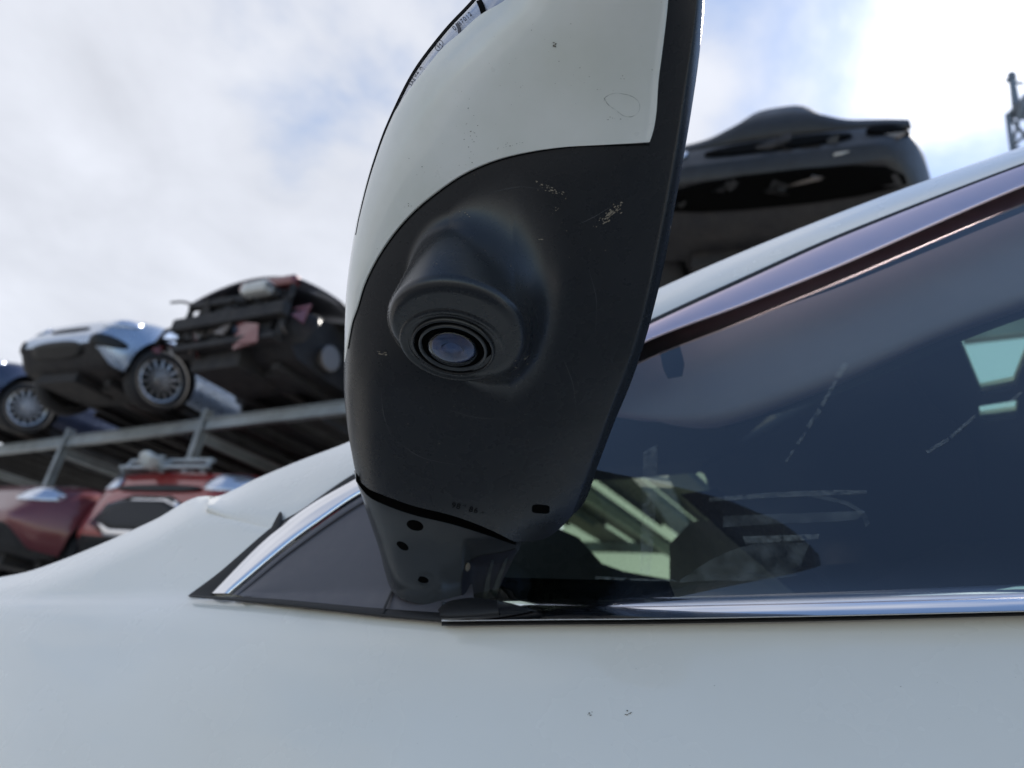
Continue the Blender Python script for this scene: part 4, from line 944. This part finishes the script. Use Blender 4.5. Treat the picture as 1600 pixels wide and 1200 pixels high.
# D: dull red car
rD, pD, dD = make_car('scrapped_car', 'dull dark red car with one pale headlight at the left end of the lower rack', MP_DRED, L=4.0, Wd=1.72, wr=.31, roof=1.42, hood=.92, steer=0)
for s_ in (-1, 1): pD('headlight', [(s_ * .40, .60), (s_ * .80, .62), (s_ * .74, .76), (s_ * .46, .74)][::s_], M_REFL, .012)
pD('lower_grille', [(-.45, .28), (.45, .28), (.40, .44), (-.40, .44)], M_GRILL)
put(rD, frontat(60, 772, LEV[0] + .68), HEAD + R(4), LEV[0], (dD['xf'] - .15, .60))
# further cars along the same rack, seen over and through the white car
rF, pF, dF = make_car('scrapped_car', 'black saloon wreck with a loose pale bumper corner, high above the white car roof', MP_GREY, L=4.3, Wd=1.46, roof=1.50, hood=.92, belt=.96, wr=.33, wheels=True)
pF('lower_grille', [(-.6, .28), (.6, .28), (.55, .40), (-.55, .40)], M_VOID)
pF('headlamp_hole', [(.40, .60), (.62, .61), (.60, .72), (.44, .72)], M_VOID, .01)
pF('headlight', [(-.44, .70), (-.60, .69), (-.62, .60), (-.46, .60)], M_REFL, .01)
pF('upper_grille', [(-.36, .56), (.36, .56), (.34, .68), (-.34, .68)], M_VOID)
bm = bmesh.new(); pv = None
for i in range(15):
    q = i / 14; y = .26 + .42 * q; x = dF['xf'] - .02 - .34 * q ** 2; z = .46 + .05 * q + .10 * q * q; hh = .035 * math.sin(math.pi * min(1, q * .9 + .12)) + .006
    cur = [bm.verts.new((x, y, z - hh)), bm.verts.new((x + .03, y + .01, z)), bm.verts.new((x, y, z + hh)), bm.verts.new((x - .02, y, z))]
    if pv:
        for k in range(4): bm.faces.new((pv[k], pv[(k + 1) % 4], cur[(k + 1) % 4], cur[k]))
    pv = cur
bm_obj('loose_bumper', bm, M_PALE, rF, True)
bm = bmesh.new(); pv = None
for i in range(15):
    x = dF['xf'] - .16 - 1.0 * i / 14; cur = []
    for j in range(33):
        y = -1 + 2 * j / 32; zz = dF['hood'] - .13 + .05 * (1 - abs(y) ** 3) + (.50 * math.exp(-((y + .02) / .46) ** 4)) * math.sin(math.pi / 2 * min(1, i / 9)) - (.10 if i == 0 else 0)
        cur.append(bm.verts.new((x, y * .62, zz)))
    if pv:
        for j in range(32): bm.faces.new((pv[j], pv[j + 1], cur[j + 1], cur[j]))
    pv = cur
bo = bm_obj('bonnet', bm, MP_GREY, rF, True); md = bo.modifiers.new('s', 'SOLIDIFY'); md.thickness = .015
for k in range(22):
    bm = bmesh.new(); y = random.uniform(-.5, .5); z = random.uniform(.30, .62); L_ = random.uniform(.05, .13)
    pts = [Vector((dF['xf'] - .06 - .42 * abs(y) ** 3 + random.uniform(0, .06), y + random.uniform(-L_, L_), z + random.uniform(-L_, L_) * .5)) for _ in range(4)]
    vv = [bm.verts.new(p) for p in pts]; ww = [bm.verts.new(p + Vector((.01, .006, .004))) for p in pts]
    for q in (vv, ww): bm.faces.new(q[:3]); bm.faces.new((q[0], q[2], q[3]))
    bm_obj('torn_panel', bm, [M_UNDER, MP_GREY, M_GRILL, M_PIPE][k % 4], rF)
fw = atz(1210, 278, LEV[1] + .42)
put(rF, fw, HEAD + R(12), LEV[1] + .22, (dF['xf'], 0), pitch=R(5))
# lattice mast at the right edge
mast = empty('lattice_mast'); M_MAST = mat('weathered_blue_grey_steel', (0.16, 0.20, 0.25), 0.6, 0.3, var=(3, .6, (0.10, 0.13, 0.17)))
tag(mast, 'tall blue grey lattice mast rising behind the white car roof at the picture edge', 'mast')
mb = atz(1607, 168, 18.0); HB = 18.0; hw = .34
mast.location = (mb[0], mb[1], 0); bpy.context.view_layer.update()
for sx_ in (-1, 1):
    for sy_ in (-1, 1):
        bm = bmesh.new(); box_bm(bm, (sx_ * hw, sy_ * hw, 0), (sx_ * hw, sy_ * hw, HB), .12, .12); bm_obj('leg', bm, M_MAST, mast)
for face in range(4):
    bm = bmesh.new(); c, s_ = [(1, 0), (0, 1), (-1, 0), (0, -1)][face]; n_ = 16
    for k in range(n_):
        z0, z1 = HB * k / n_, HB * (k + 1) / n_; a_, b_ = (-hw, hw) if k % 2 else (hw, -hw)
        p = lambda t_, z: (c * hw - s_ * t_, s_ * hw + c * t_, z)
        box_bm(bm, p(a_, z0), p(b_, z1), .07, .07); box_bm(bm, p(-hw, z1 - .03), p(hw, z1 - .03), .07, .07)
    bm_obj('lattice', bm, M_MAST, mast)
bm = bmesh.new(); box_bm(bm, (-hw, 0, HB + .02), (hw, 0, HB + .02), .7, .06); bm_obj('platform', bm, M_MAST, mast)
bm = bmesh.new(); bmesh.ops.create_cone(bm, cap_ends=True, segments=16, radius1=.10, radius2=.08, depth=1.0, matrix=Matrix.Translation((-hw * 1.0, 0, HB + .5))); bm_obj('pole', bm, M_MAST, mast)
bm = bmesh.new(); box_bm(bm, (-hw * 1.0 - .2, 0, HB + .85), (-hw * 1.0 + .3, 0, HB + .85), .06, .06); bmesh.ops.create_cone(bm, cap_ends=True, segments=16, radius1=.12, radius2=.10, depth=.2, matrix=Matrix.Translation((-hw * 1.0, 0, HB + 1.05))); bm_obj('lamp_bracket', bm, M_MAST, mast)
